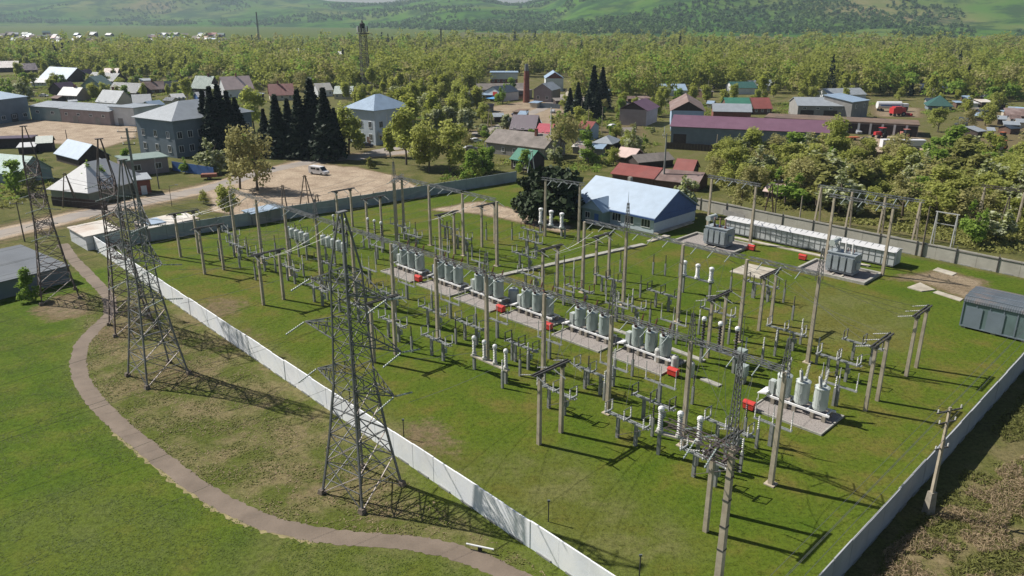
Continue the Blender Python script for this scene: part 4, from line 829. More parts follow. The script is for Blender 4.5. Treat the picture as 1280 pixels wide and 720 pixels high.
for (p0, p1, l) in (((877, 474), (900, 483), 'short cable trench strip beside the pale cubicle'), ((832, 434), (880, 452), 'low trench strip behind the breaker with white cylinders'), ((735, 402), (790, 420), 'low trench strip behind the third breaker')):
    A3, B3 = Vector((*G(*p0), 0)), Vector((*G(*p1), 0)); L = (B3 - A3).length; d = thing('cable_trench', l, 'trench', A3, math.atan2(B3.y - A3.y, B3.x - A3.x)); MB().box((L / 2, 0, .05), (L, .7, .2)).build('cover', M['kerb'], d)
# ---- pylons
def pylon(label, c, rz, lm):
    t = thing('lattice_pylon', label, 'pylon', W(*c), rz); prof = [(0, 2.35), (3.0, 1.95), (5.6, 1.62), (8.0, 1.38), (10.0, 1.16), (12.0, 1.08), (14.0, 1.0), (16.0, .94), (18.0, .88), (19.6, .84), (24.2, .14)]
    cr = ((-1, -1), (1, -1), (1, 1), (-1, 1))
    for i, j in cr:
        q = MB()
        for (z0, r0), (z1, r1) in zip(prof[:-1], prof[1:]): q.bar((i * r0, j * r0, z0), (i * r1, j * r1, z1), .16 if z0 < 10 else .115)
        lg = q.build('leg', lm, t); MB().box((i * 2.38, j * 2.38, .15), (.6, .6, .5), 0, .7).build('footing', M['wood'], lg)
    for f in range(4):
        (i0, j0), (i1, j1) = cr[f], cr[(f + 1) % 4]; q = MB(); pb = MB()
        for n, ((z0, r0), (z1, r1)) in enumerate(zip(prof[:-2], prof[1:-1])):
            w_ = .07 if n < 3 else .048
            if n < 4 and f in (0, 3): pb.bar((i0 * r0, j0 * r0, z0 + .1), (i1 * r1, j1 * r1, z1), w_)  # lower diagonals of two faces carry the painted sunlit tone
            else: q.bar((i0 * r0, j0 * r0, z0 + .1), (i1 * r1, j1 * r1, z1), w_)
            q.bar((i1 * r0, j1 * r0, z0 + .1), (i0 * r1, j0 * r1, z1), w_); q.bar((i0 * r1, j0 * r1, z1), (i1 * r1, j1 * r1, z1), w_)
            if n < 3:
                zm, rm = (z0 + z1) / 2, (r0 + r1) / 2; q.bar((i0 * rm, j0 * rm, zm), ((i0 + i1) * rm / 2, (j0 + j1) * rm / 2, zm), .06); q.bar((i1 * rm, j1 * rm, zm), ((i0 + i1) * rm / 2, (j0 + j1) * rm / 2, zm), .06)
            elif n < 9:
                zm, rm = (z0 + z1) / 2, (r0 + r1) / 2; q.bar((i0 * rm, j0 * rm, zm), (i1 * rm, j1 * rm, zm), .05)
        bp_ = q.build('brace_panel', lm, t)
        if pb.v: pb.build('sunlit_tone_brace', M['brace_sunlit_tone'], bp_)
    MB().box((0, 0, 24.2), (.9, .4, .12)).build('peak', lm, t)
    for z, ln, rr in ((10.0, 4.4, 1.16), (14.0, 5.4, 1.0), (18.0, 4.2, .88)):
        for s in (-1, 1):
            q = MB(); tip = Vector((0, s * ln, z + .15))
            for x in (-rr, rr):
                q.bar((x, s * rr, z), tip, .08); q.bar((x * .9, s * rr * .9, z + 1.5), tip, .065)
                for k in range(1, 4):
                    f = k / 4; a = Vector((x, s * rr, z)).lerp(tip, f); b = Vector((x * .9, s * rr * .9, z + 1.5)).lerp(tip, f); c_ = Vector((x, s * rr, z)).lerp(tip, (k - 1) / 4); q.bar(a, b, .05); q.bar(c_, b, .05)
            for k in range(1, 5):
                f = (k - 1) / 4; a = Vector((-rr, s * rr, z)).lerp(tip, f); b = Vector((rr, s * rr, z)).lerp(tip, k / 4.2); q.bar(a, b, .05)
            arm = q.build('cross_arm', lm, t)
            for sx in (-1, 1):
                st_ = MB(); st_.string(tip + Vector((sx * .1, 0, -.05)), tip + Vector((sx * 2.05, 0, -.5)), .095, 10); st_.build('insulator_string', M['glass_ins'], arm)
    return t
PR = YARD - R(10)
PYL = [pylon('nearest grey lattice pylon standing astride the slope by the white fence', (48.7, 30.7), PR + R(20), M['lattice']), pylon('second grey lattice pylon beside the curve of the path', (83.4, 27.3), PR + R(14), M['lattice']),
       pylon('lattice pylon tucked close behind the second one', (100.2, 30.6), PR, M['lattice_rust']), pylon('farthest dark rusty lattice pylon beside the grey felt roofed hut', (119.2, 27.4), PR, M['lattice_rust'])]
# ---- conductors
def wire(p, q, sag, label, group, r=.02, n=10, name='overhead_wire'):
    p, q = Vector(p), Vector(q); m_ = MB(); pts = [p.lerp(q, k / n) - Vector((0, 0, 4 * sag * (k / n) * (1 - k / n))) for k in range(n + 1)]
    for a, b in zip(pts[:-1], pts[1:]): m_.tube(a, b, r, n=3)
    return tag(m_.build(name, M['wire']), label, 'wire', group)
GW = 'thin conductors over the yard'
for a, b in zip(Us[1:-1], Us[2:]):
    if 58 < a < 90 and 0: continue
    for k in (.22, .5, .78):
        u = a + (b - a) * k; wire((*W(u, 57.75), 9.9), (*W(u, 80.25), 9.9), 1.0, 'thin conductor sagging between the two tall pole rows', GW)
for u in (25, 43.1, 69.1, 95.6, 114.6, 126.4):
    kk = min(range(11), key=lambda j: abs(Us[j] + 4.4 - u))
    for i3, f in enumerate((.22, .5, .78)): wire((*W(u - .3, 45.8 + 2.25 * i3), 6.8), (*W(Us[kk] + 8.9 * f, 54.3), 10.1), .5, 'thin conductor from a low portal up to the pole beam', GW)
for u in (24, 42.3, 68.5, 95):
    kk = min(range(1, 11), key=lambda j: abs(Us[j] + 4.4 - u))
    for i3, f in enumerate((.22, .5, .78)): wire((*W(u, 75 + 2.25 * i3), 6.9), (*W(Us[kk] + 8.9 * f, 80.3), 10.0), .4, 'thin conductor from a low portal up to the pole beam', GW); wire((*W(u, 86 + 2.25 * i3), 6.9), (*W(Us[kk] + 8.9 * f, 83.7), 10.0), .4, 'thin conductor from a low portal up to the pole beam', GW)
for a, b in zip(Us[:-1], Us[1:]):
    for f in (.22, .5, .78):
        u = a + (b - a) * f; wire((*W(u, 57.6), 10.0), (*W(u, 58.3), 3.6), -.3, 'thin dropper hanging from the pole beam', 'droppers under the pole beam', .015, 6); wire((*W(u, 54.4), 10.0), (*W(u, 52.9), 3.6), -.3, 'thin dropper hanging from the pole beam', 'droppers under the pole beam', .015, 6)
for i, c in enumerate(((48.7, 30.7), (83.4, 27.3), (100.2, 30.6), (119.2, 27.4))):
    for z, ln in ((9.3, 4.3), (13.3, 5.2), (17.3, 3.9)):
        for s in (-1, 1):
            u = c[0] + s * ln; k = min(range(11), key=lambda j: abs(Us[j] + 4 - u)); wire((*W(u - .3, c[1] + 1.9), z), (*W(Us[k] + 4.4 + s * 1.5, 54.2), 9.9), .8, 'thin conductor sagging from a pylon arm to the pole beam', 'conductors at the pylons')
            wire((*W(u + .3, c[1] - 1.9), z), (*W(u + 18, -190), z + 1), 5.0, 'thin conductor leaving a pylon arm over the green field', 'conductors at the pylons', .012, 16)
# ---- utility pole by the shaded fence + its wires
t = thing('utility_pole', 'concrete utility pole on a block footing outside the shaded fence', 'pole', G(1160, 641), R(20)); Hh = 9.6
q = MB(); q.box((0, 0, Hh / 2), (.3, .26, Hh), 0, .6); q.build('post', M['concrete_pole'], t); q = MB(); q.box((0, 0, 1.0), (.75, .62, 2.0), 0, .72); q.build('footing', M['concrete'], t)
for z, l in ((9.3, 1.3), (8.3, .9), (6.0, .7)):
    q = MB(); q.bar((-l, 0, z), (l, 0, z), .1); ar = q.build('crossarm', M['steel_dark'], t)
    for x in (-l * .9, l * .9): p = MB(); p.post_ins((x, 0, z + .04), .28, .06, 3); p.build('insulator', M['porcelain'], ar)
uu, vv = UV(1160, 641)
for k, (du, z) in enumerate(((-1.2, 9.5), (-.6, 9.5), (0, 9.6), (.6, 8.5), (1.2, 8.5))):
    wire((*W(uu + du, -40), z), (*W(uu + du, 260), z), 0, 'thin bright wire running along the shaded fence', 'wires along the shaded fence', .016, 2)
# ------------------------------------------------------------------ buildings of the town
def frame_win(parent, o, ax, w, h, fm, flat=False, cross=True):
    """window ring + pane on a vertical wall: o centre, ax unit along the wall, outward normal = (ax.y,-ax.x)"""
    ax = Vector((ax[0], ax[1], 0)); nn = Vector((ax.y, -ax.x, 0)); o = Vector(o); q = MB(); e = .1
    def bx(c, du, dz, pr):
        c = o + ax * c[0] + Vector((0, 0, c[1])) + nn * (pr / 2); q.box(c, (du, pr, dz), math.atan2(ax.y, ax.x))
    bx((0, h / 2), w + .1, e, .1); bx((0, -h / 2), w + .1, e, .14); bx((-w / 2, 0), e, h, .1); bx((w / 2, 0), e, h, .1)
    if cross: bx((0, 0), e * .7, h, .08)
    f = q.build('window', M[fm], parent); p = MB(); p.box(o + nn * .02, (w - .06, .04, h - .06), math.atan2(ax.y, ax.x)); p.build('pane', M['glass'], f)
def house(name, label, A, B, depth, eave, roof, rh, wall, roofm_, axis='x', over=.4, wins=(), cat='house', gable=None, door=None, chim=None, fm='white', group=None, band=None, ref='A'):
    (ax_, ay_), (bx_, by_) = G(*A), G(*B); L = math.hypot(bx_ - ax_, by_ - ay_); rz = math.atan2(by_ - ay_, bx_ - ax_)
    h = HT(A[0], A[1], eave) if ref == 'A' else HT(B[0], B[1], eave); h = max(1.9, h)
    t = thing(name, label, cat, (ax_, ay_), rz, group); c_, s_ = math.cos(rz), math.sin(rz)
    BLOCK.append((ax_ + c_ * L / 2 - s_ * depth / 2, ay_ + s_ * L / 2 + c_ * depth / 2, max(L, depth) * .55))
    if L > 2 * depth:
        for k in range(int(L / depth) + 1): BLOCK.append((ax_ + c_ * k * depth - s_ * depth / 2, ay_ + s_ * k * depth + c_ * depth / 2, depth * .7))
    q = MB(); q.box((L / 2, depth / 2, h / 2 - .2), (L, depth, h + .4))
    W_ = WL[wall]; tri = None
    if roof == 'gable':
        tri = [[(0, 0, h), (0, depth, h), (0, depth / 2, h + rh)], [(L - .2, 0, h), (L - .2, depth, h), (L - .2, depth / 2, h + rh)]] if axis == 'x' else [[(0, 0, h), (L, 0, h), (L / 2, 0, h + rh)], [(0, depth - .2, h), (L, depth - .2, h), (L / 2, depth - .2, h + rh)]]
        if not gable:
            for p in tri: q.prism(p, (.2, 0, 0) if axis == 'x' else (0, .2, 0))
    q.build('wall', W_, t)
    if gable:
        for p in tri: q = MB(); q.prism(p, (.2, 0, 0) if axis == 'x' else (0, .2, 0)); q.build('gable', WL[gable], t)
    r = MB(); th = .14; o = over
    if roof == 'gable':
        if axis == 'x':
            k = rh / (depth / 2)
            for sg in (0, 1):
                y0 = -o if sg == 0 else depth + o; r.prism([(-o, y0, h - o * k + .03), (-o, depth / 2, h + rh + .03), (-o, depth / 2, h + rh + .03 + th), (-o, y0, h - o * k + .03 + th)], (L + 2 * o, 0, 0))
        else:
            k = rh / (L / 2)
            for sg in (0, 1):
                x0 = -o if sg == 0 else L + o; r.prism([(x0, -o, h - o * k + .03), (L / 2, -o, h + rh + .03), (L / 2, -o, h + rh + .03 + th), (x0, -o, h - o * k + .03 + th)], (0, depth + 2 * o, 0))
    elif roof == 'hip':
        m_ = min(L, depth) / 2; e = [(-o, -o, h), (L + o, -o, h), (L + o, depth + o, h), (-o, depth + o, h)]
        rd = [(m_, depth / 2, h + rh), (L - m_, depth / 2, h + rh)] if L >= depth else [(L / 2, m_, h + rh), (L / 2, depth - m_, h + rh)]
        if abs(L - depth) < .4: rd = [(L / 2 - .2, depth / 2, h + rh), (L / 2 + .2, depth / 2, h + rh)]
        lo = [(x, y, z - .15) for x, y, z in e]; v = lo + e + rd
        f = [(3, 2, 1, 0), (0, 1, 5, 4), (1, 2, 6, 5), (2, 3, 7, 6), (3, 0, 4, 7)]
        f += [(4, 5, 9, 8), (6, 7, 8, 9), (5, 6, 9), (7, 4, 8)] if L >= depth or abs(L - depth) < .4 else [(5, 6, 9, 8), (7, 4, 8, 9), (4, 5, 8), (6, 7, 9)]
        r.add(v, f)
    elif roof == 'flat': r.box((L / 2, depth / 2, h + .12), (L + 2 * o, depth + 2 * o, .24)); r.box((L / 2, depth / 2, h + .27), (L + 2 * o - .5, depth + 2 * o - .5, .06))
    elif roof == 'shed': r.prism([(-o, -o, h), (-o, depth + o, h + rh), (-o, depth + o, h + rh + .18), (-o, -o, h + .18)], (L + 2 * o, 0, 0))
    if roof == 'shed': g2 = MB(); g2.prism([(.01, 0, h), (.01, depth, h), (.01, depth, h + rh)], (L - .02, 0, 0)); g2.build('upper_wall', W_, t)
    ro = r.build('roof', RF[roofm_], t)
    if chim: c = MB(); c.box((L * chim[0], depth * chim[1], h + rh * .7 + .7), (.7, .7, rh * .6 + 1.4)); c.box((L * chim[0], depth * chim[1], h + rh + 1.4), (.85, .85, .15)); c.build('chimney', WL['brick'], ro)
    if band: MB().box((L / 2, -.03, h * .72), (L, .08, h * .5)).build('wall_band', WL[band], t)
    for face, n, rows, w, hh, z0, dz in wins:
        o0, a0, LL = {'f': ((0, 0), (1, 0), L), 'r': ((L, 0), (0, 1), depth), 'l': ((0, depth), (0, -1), depth)}[face]
        for j in range(rows):
            for i in range(n):
                s = LL * (i + .5) / n; frame_win(t, (o0[0] + a0[0] * s, o0[1] + a0[1] * s, z0 + j * dz), a0, w, hh, fm)
    if door:
        for face, s, w, hh, mt in door:
            o0, a0 = {'f': ((0, 0), (1, 0)), 'r': ((L, 0), (0, 1))}[face]; LL = L if face == 'f' else depth
            c = (o0[0] + a0[0] * s * LL + a0[1] * .03, o0[1] + a0[1] * s * LL - a0[0] * .03, hh / 2); MB().box(c, (w, .08, hh) if face == 'f' else (.08, w, hh)).build('door', WL.get(mt) or M[mt], t)
    return t, L, depth, h
house('warehouse', 'big blue-grey store with pale roof at the edge of the paved yard', (-45, 162), (39, 149), 18, 121, 'shed', 2.5, 'bluegrey', 'bluewhite', wins=[('f', 6, 1, 1.8, 1.4, 2.0, 3)], cat='warehouse', ref='B', door=[('f', .75, 3, 3, 'steel_dark')])
house('garage_row', 'pale teal garage row joined to the big blue-grey store', (40, 149.5), (77, 152), 8, 133, 'shed', 1.2, 'teal', 'grey', cat='garage', wins=[('f', 2, 1, 1.6, 1, 3.2, 3)])
house('garage_row', 'pinkish long garage row with pale roof along the paved yard', (77.5, 152.5), (139, 157), 8.5, 136, 'shed', 1.4, 'pinkgrey', 'grey', cat='garage', wins=[('f', 4, 1, 1.4, .9, 3.2, 3)], door=[('f', .3, 2.6, 2.6, 'grey'), ('f', .75, 2.6, 2.6, 'grey')])
house('garage_row', 'whitish end building of the long garage row', (140, 156), (170, 158), 12, 134, 'flat', .3, 'white', 'grey', cat='garage', door=[('f', .4, 2.4, 2.6, 'grey')])
t, L, D, h = house('office_block', 'two storey blue-grey office block with pale hip roof beside the spruce clump', (176, 191), (222, 198), 27, 151, 'hip', 4.2, 'bluegrey', 'grey', over=.8, cat='office block', ref='B', wins=[('r', 8, 2, 1.5, 1.9, 2.4, 3.9), ('f', 3, 2, 1.4, 1.9, 2.4, 3.9)])
t, L, D, h = house('office_block', 'two storey white block with pale hip roof under the telecom mast', (436, 177), (470, 182), 15, 138, 'hip', 4.0, 'paleblue', 'bluewhite', over=.8, cat='office block', ref='B', wins=[('r', 3, 2, 1.5, 1.9, 2.4, 3.8), ('f', 3, 2, 1.4, 1.9, 2.4, 3.8)], door=[('f', .75, 1.6, 2.4, 'brown')])
q = MB(); q.prism([(L + .1, 1, 3.2), (L + 3.5, 1, 2.6), (L + 3.5, 1, 2.75), (L + .1, 1, 4.4)], (0, 6, 0)); q.build('porch_roof', RF['white'], t)
HS = [('f', 3, 1, .9, 1.2, 1.6, 3)]
def hh(l, A, B, d, e, rh, wall, rf, **k):
    k.setdefault('wins', HS); return house('small_house', l, A, B, d, e, k.pop('roof', 'gable'), rh, wall, rf, **k)
hh('small house with bright white roof behind the teal garage row', (74, 126), (97, 127), 8, 118.5, 3.2, 'pinkgrey', 'white', chim=(.6, .5)); hh('house with wide pale grey roof behind the pinkish garage row', (121, 132), (146, 134), 9, 127, 4.6, 'cream', 'grey', chim=(.4, .6))
hh('green gabled house with white roof edges', (103, 115), (128, 115), 12, 107, 4.5, 'teal', 'greygreen', axis='y', gable='teal'); hh('barn with big pale slanting roof at the village edge', (50, 101), (84, 103), 16, 97, 6, 'timber', 'bluewhite', wins=())
hh('house with dark blue-grey roof below the belt', (109, 104), (142, 106), 10, 99.5, 4, 'timber', 'navy', chim=(.7, .5)); hh('house with faded pink-red roof at the belt', (129, 98), (146, 98), 9, 94, 4, 'brown', 'pink'); hh('narrow house with plum gable at the belt', (98, 101), (111, 101), 9, 96, 4, 'timber', 'purple', axis='y')
hh('long house with dark teal roof among gardens', (136, 120), (171, 122), 9, 114, 4, 'timber', 'navy'); hh('house with mottled brown-pink roof among gardens', (178, 118), (206, 117), 9, 112, 3.4, 'brown', 'slatebrown', chim=(.5, .5)); hh('low house with dark roof next to the mottled one', (207, 116), (236, 114), 8, 110, 3, 'timber', 'navy')
hh('tall house with dark green roof and white edges', (240, 118), (262, 119), 9, 109.5, 5.5, 'timber', 'greygreen', chim=(.7, .5)); hh('small house with grey-green roof beside the tall green roofed one', (263, 121), (276, 121), 7, 115, 3.4, 'white', 'greygreen'); hh('large house with pinkish white roof behind the spruce clump', (283, 124), (318, 122), 12, 112, 5.5, 'white', 'pink', chim=(.55, .5))
hh('white walled cottage behind the whitish end building', (168, 136), (190, 135), 8, 128.5, 3, 'white', 'grey'); hh('low white shed beside the white walled cottage', (190, 138), (206, 136), 6, 132.5, 1.6, 'white', 'bluewhite', wins=()); hh('long dark roofed barn at the far village corner', (-14, 91), (24, 90), 14, 85, 4, 'timber', 'darkpurple', wins=()); hh('dark plum roofed barn beside the long dark one', (23, 94), (48, 93), 12, 88, 4, 'timber', 'darkpurple', wins=())
hh('small white roofed outbuilding below the pale barn', (40, 108), (57, 108), 7, 103, 2, 'white', 'white'); hh('dark plum gabled shed beside the bright white roof house', (62, 119), (80, 120), 9, 112, 3.4, 'timber', 'darkpurple', axis='y', wins=()); hh('little bright white roof in the gardens', (217, 128), (232, 127), 6, 124.5, 1.6, 'cream', 'white'); hh('bright white roof just above the office block', (249, 127), (263, 126), 6, 121.5, 2, 'blue', 'white')
hh('dull red roofed house behind the spruce row', (338, 126), (368, 125), 10, 119, 4.6, 'cream', 'red', chim=(.4, .5)); hh('small cream house between spruces and mast', (398, 121), (416, 120), 8, 113, 3, 'white', 'bare'); hh('grey-green roofed house beside the mast', (418, 124), (440, 124), 9, 117, 3, 'cream', 'greygreen')
house('warehouse', 'brick and white two storey workshop beside the chimney', (613, 106), (647, 106), 12, 91, 'flat', .3, 'brick', 'bluewhite', cat='workshop', wins=[('f', 5, 1, 1.2, 1.2, 2.2, 3)], band='white')
house('warehouse', 'long low workshop with slate roof behind the blue awning', (598, 118), (656, 117), 9, 112, 'gable', 2.5, 'pinkgrey', 'slate', cat='workshop')
t, L, D, h = house('shop_building', 'white gabled shop with red sign and bright blue awning', (606, 125), (627, 127), 12, 114.5, 'gable', 2.6, 'white', 'navy', axis='y', cat='shop')
MB().box((L * .62, -.06, 2.9), (2.9, .1, 2.6)).build('sign_panel', M['red'], t); q = MB(); q.prism([(.3, -.1, 1.9), (.3, -3.2, 1.2), (.3, -3.2, 1.3), (.3, -.1, 2.05)], (L - .2, 0, 0)); q.build('awning', RF['blue'], t)
house('warehouse', 'grey gabled boiler house beside the brick chimney', (667, 127), (689, 128), 12, 112, 'gable', 2.8, 'pinkgrey', 'grey', axis='y', cat='boiler house', wins=[('f', 2, 1, 1.2, 1.4, 2, 3)]); house('warehouse', 'white workshop with dark red gable behind the boiler house', (682, 114), (704, 114), 18, 98, 'gable', 3, 'white', 'bluewhite', axis='y', gable='brick', cat='workshop')
house('garage_row', 'small garage row left of the brick chimney base', (640, 123), (656, 124), 7, 113, 'flat', .3, 'grey', 'slate', cat='garage', door=[('f', .25, 2.2, 2.4, 'brown'), ('f', .7, 2.2, 2.4, 'brown')])
house('barn', 'pinkish barn with plum roof beside the yard spruces', (774, 156), (807, 158), 15, 136, 'gable', 2.6, 'pinkgrey', 'purple', axis='y', gable='timber', cat='barn', over=.7); house('barn', 'large barn with mottled brown roof and dark gable behind the plum shed', (838, 164), (878, 165), 30, 138, 'gable', 3.0, 'skyblue', 'slatebrown', axis='y', gable='timber', cat='barn', over=.6)
house('long_shed', 'very long shed with plum roof and blue-grey wall', (838, 179), (1034, 189), 14, 157.5, 'gable', 2.6, 'bluegrey', 'purple', cat='shed', over=.5, door=[('f', .06, 4, 3, 'timber'), ('f', .3, 3.5, 3.4, 'bluegrey')])
t, L, D, h = house('garage_row', 'long flat felt roofed garage block with dark bays and white piers', (955, 161), (1146, 171.5), 13, 157, 'flat', .3, 'pinkgrey', 'felt', cat='garage', ref='B')
for k in range(6):
    x = L * (.555 + .075 * k); MB().box((x + L * .0375, -.04, 1.7), (L * .06, .1, 3.4)).build('bay_door', WL['timber'], t); MB().box((x, -.1, 1.9), (.7, .3, 3.8)).build('pier', M['white'], t)
house('barn', 'dark red timber shed with bent grey roof beside the plum shed', (891, 149), (938, 150), 10, 139, 'gable', 2.4, 'brick', 'grey', cat='shed', axis='x'); hh('workshop with bright green roof behind the dark red shed', (909, 143), (940, 143), 12, 135.5, 3.6, 'brown', 'green'); hh('workshop with dull red roof beside the green roof', (941, 143), (964, 143), 12, 135.5, 3.6, 'brown', 'red')
house('warehouse', 'long grey hangar with blue-grey roof and open bays', (996, 148), (1062, 149), 16, 132, 'gable', 2.4, 'grey', 'grey', cat='hangar', door=[('f', .18, 5, 3.2, 'timber'), ('f', .62, 5, 3.2, 'timber')], wins=[('f', 4, 1, 1.2, .8, 4, 3)]); house('warehouse', 'taller grey block with slanted bright roof at the hangar end', (1062.5, 150), (1083, 147), 12, 128, 'shed', -.0 + 1.8, 'grey', 'bluewhite', cat='workshop', wins=[('f', 2, 1, .9, 1.6, 5, 3)])
house('barn', 'dark green hip roofed barn in the machine yard', (1160, 138), (1189, 139), 10, 132, 'hip', 4, 'bluegrey', 'darkgreen', cat='barn', over=.7); house('barn', 'long low dark roofed barn at the foot of the belt', (1150, 118), (1202, 118), 12, 111, 'gable', 2, 'timber', 'navy', cat='barn')
for a in (('white shed in the machine yard', (1213, 136), (1222, 136), 5, 129.5, .6, 'white', 'white'), ('open dark shed with pale flat roof', (1226, 136), (1240, 136), 6, 128, .6, 'timber', 'bare'), ('small dark shed with pale end wall', (1246, 137), (1256, 137), 5, 130, .6, 'timber', 'grey'), ('grey flat roofed hut beside the parked machines', (1254, 166), (1272, 167), 6, 156, .5, 'grey', 'grey'), ('mottled roofed hut above the parked machines', (1258, 153), (1282, 154), 8, 145, 2, 'brown', 'slatebrown')):
    house('small_shed', a[0], a[1], a[2], a[3], a[4], 'shed', a[5], a[6], a[7], cat='shed')
for l, A, B, d, e, rf in (('whitish roof showing between the belt trees near the barns', (826, 120), (858, 120), 14, 113, 'bluewhite'), ('grey roof deep in the belt behind the red workshop', (944, 114), (972, 113), 14, 108, 'grey'), ('grey roof in the belt behind the hangar', (1036, 124), (1082, 123), 12, 119, 'grey'), ('dark green long roof in the belt behind the green workshop', (915, 118), (945, 118), 14, 110, 'darkgreen'), ('white roof far out in the belt near the mast', (365, 70), (394, 69), 24, 65, 'white'), ('pale roof far out in the belt beyond the mast', (512, 86), (533, 86), 14, 82.5, 'bluewhite'), ('long pale roof in the belt above the willows', (514, 96), (544, 96), 12, 92, 'bluewhite'), ('small white building with low tower in the belt', (422, 75), (432, 75), 10, 68, 'white'), ('pale roof in the belt right of the mast', (476, 83), (488, 83), 14, 79.5, 'greygreen')):
    house('belt_building', l, A, B, d, e, 'gable', 2.5, 'white', rf, cat='building')
hh('house with large mottled slate roof beside the white pole', (608, 191), (680, 200), 11, 177, 3.0, 'grey', 'slate', chim=(.72, .4), wins=[('f', 5, 1, 1, 1.2, 1.6, 3)]); hh('dark log house with green roof and white windows by the fence', (639, 211), (661, 214.5), 6.5, 198, 2.2, 'timber', 'green', wins=[('f', 2, 1, 1.3, 1.5, 1.5, 3)])
hh('small house with crimson roof', (670, 173), (687, 174), 8, 167.5, 2.4, 'grey', 'crimson'); hh('house with deep plum roof beside the crimson one', (638, 168), (668, 169), 11, 163, 4, 'timber', 'darkpurple'); hh('narrow house with flat red roof behind the budding trees', (722, 176), (737, 177), 9, 160, 1.6, 'skyblue', 'red', door=[('f', .5, 1.2, 2.2, 'blue')])
hh('square shed with pale hip roof in the gardens', (741, 187), (764, 189), 8, 178, 1.8, 'timber', 'grey', roof='hip', wins=()); hh('low pale roofed shed below the hip roofed one', (716, 192), (734, 193), 5, 186.5, .8, 'grey', 'bare', wins=(), roof='shed'); hh('second low pale roofed shed in the gardens', (736, 194), (752, 195), 4, 188.5, .7, 'grey', 'bluewhite', wins=(), roof='shed'); hh('tiny house with pinkish white roof and dark gable', (769, 203), (790, 206), 6, 196.5, 1.9, 'timber', 'pink', wins=())
hh('long outbuilding with bright dull-red roof behind the blue house', (765, 227), (816, 234), 8, 216.5, 1.8, 'brown', 'red', wins=()); hh('brown slate roofed outbuilding joined to the red roofed one', (816.5, 234), (871, 240), 8, 225, 1.8, 'brown', 'slatebrown', wins=()); hh('square red roofed shed in the gardens', (842, 222), (864, 224), 7, 213.5, 2.2, 'timber', 'red', wins=()); hh('dark timber shed with slate roof edge behind the red roofs', (798, 212), (841, 208), 6, 204.5, 1.4, 'timber', 'slate', wins=())
hh('little dark garden cabin with tilted pale roof past the fence', (955, 249), (975, 252), 5, 240, 1.2, 'timber', 'pink', wins=())
t, L, D, h = hh('white tent roofed building beside the road', (66, 252), (113, 257), 16, 236, 5.2, 'olive', 'white', roof='hip', over=.6, wins=()); hh('grey hip roofed shop behind the pylons', (116, 246), (165, 240), 12, 226, 3.6, 'grey', 'felt_grey', roof='hip', wins=())
hh('red walled kiosk with grey awning roof by the road', (172, 244), (190, 242), 5, 226, .5, 'brick', 'grey', roof='shed', wins=(), door=[('f', .5, 1.2, 2, 'white')]); hh('flat roofed grey garage opposite the office block', (160, 221), (212, 215), 9, 202, .3, 'pinkgrey', 'greygreen', roof='flat', wins=[('f', 2, 1, 1.6, 1.4, 2, 3)])
hh('cottage with pale grey roof below the paved yard', (71, 201), (100, 209), 8, 191, 3.2, 'timber', 'bluewhite', wins=()); hh('teal roofed house at the picture edge beside the bushes', (-25, 226), (25, 231), 9, 213, 3.4, 'teal', 'teal'); hh('small white roofed lean-to among the dark sheds', (24, 193), (44, 192), 5, 186, .6, 'timber', 'white', roof='shed', wins=()); hh('long dark junk shed at the edge of the paved yard', (-15, 186), (40, 184), 6, 175, .5, 'timber', 'darkpurple', roof='flat', wins=()); hh('green tarpaulin covered shed at the paved yard', (48, 190), (66, 189), 6, 179, 1.5, 'timber', 'darkgreen', wins=())
t, L, D, h = house('felt_hut', 'low wide hut with blue-grey felt roof at the farthest pylon', (-60, 390), (88, 352), 15.5, 333, 'shed', .5, 'bluegrey', 'felt_grey', cat='hut', ref='B', over=.3)
# far village beyond the belt on the plain
gv = 'houses of the far village'
for k in range(95):
    if k < 42: x, y = random.uniform(-20, 140), random.uniform(43, 56)
    else: x, y = random.uniform(185, 278), random.uniform(45, 57)
    X, Y = G(x, y); L_, D_, h_ = random.uniform(9, 17), random.uniform(8, 11), random.uniform(2.6, 4.5); q = MB(); q.mi = 0; q.box((0, 0, h_ / 2), (L_, D_, h_)); q.mi = 1
    for s in (-1, 1): q.prism([(-L_ / 2 - .4, s * (D_ / 2 + .5), h_ - .3), (-L_ / 2 - .4, 0, h_ + 3.3), (-L_ / 2 - .4, 0, h_ + 3.5), (-L_ / 2 - .4, s * (D_ / 2 + .5), h_ - .1)], (L_ + .8, 0, 0))
    o = q.build('village_house', [random.choice([WL['brown'], WL['timber'], WL['grey']]), RF[random.choice(['grey', 'slate', 'slate', 'navy', 'navy', 'slatebrown', 'red', 'darkgreen', 'bluewhite'])]]); o.location = (X, Y, 0); o.rotation_euler = (0, 0, random.choice((0, .4, -.5)) + random.uniform(-.15, .15))
    tag(o, 'tiny distant house in the village beyond the tree belt', 'house', gv)
# ------------------------------------------------------------------ poles, masts, chimney
t = thing('brick_chimney', 'tall red brick chimney with pale steel top', 'chimney', G(658, 128)); hc = HT(658, 128, 80); q = MB(); q.lathe((0, 0, 0), [(1.6, 0), (1.25, hc * .6), (1.35, hc * .62), (1.15, hc * .8), (1.2, hc * .82)], 14); q.build('shaft', WL['brick'], t); q = MB(); q.lathe((0, 0, hc * .8), [(1.0, 0), (.9, hc * .2)], 12); q.build('steel_top', M['steel'], t)
t = thing('telecom_mast', 'tall dark lattice telecom mast with antennas behind the white block', 'mast', G(458, 118), .5); hm = HT(458, 118, 29); q = MB(); rr = lambda z: 2.1 - .75 * z / hm
for i, j in ((-1, -1), (1, -1), (1, 1), (-1, 1)): q.bar((i * rr(0), j * rr(0), 0), (i * rr(hm), j * rr(hm), hm * .93), .22)
q.build('leg', M['steel_dark'], t); q = MB(); n = 16
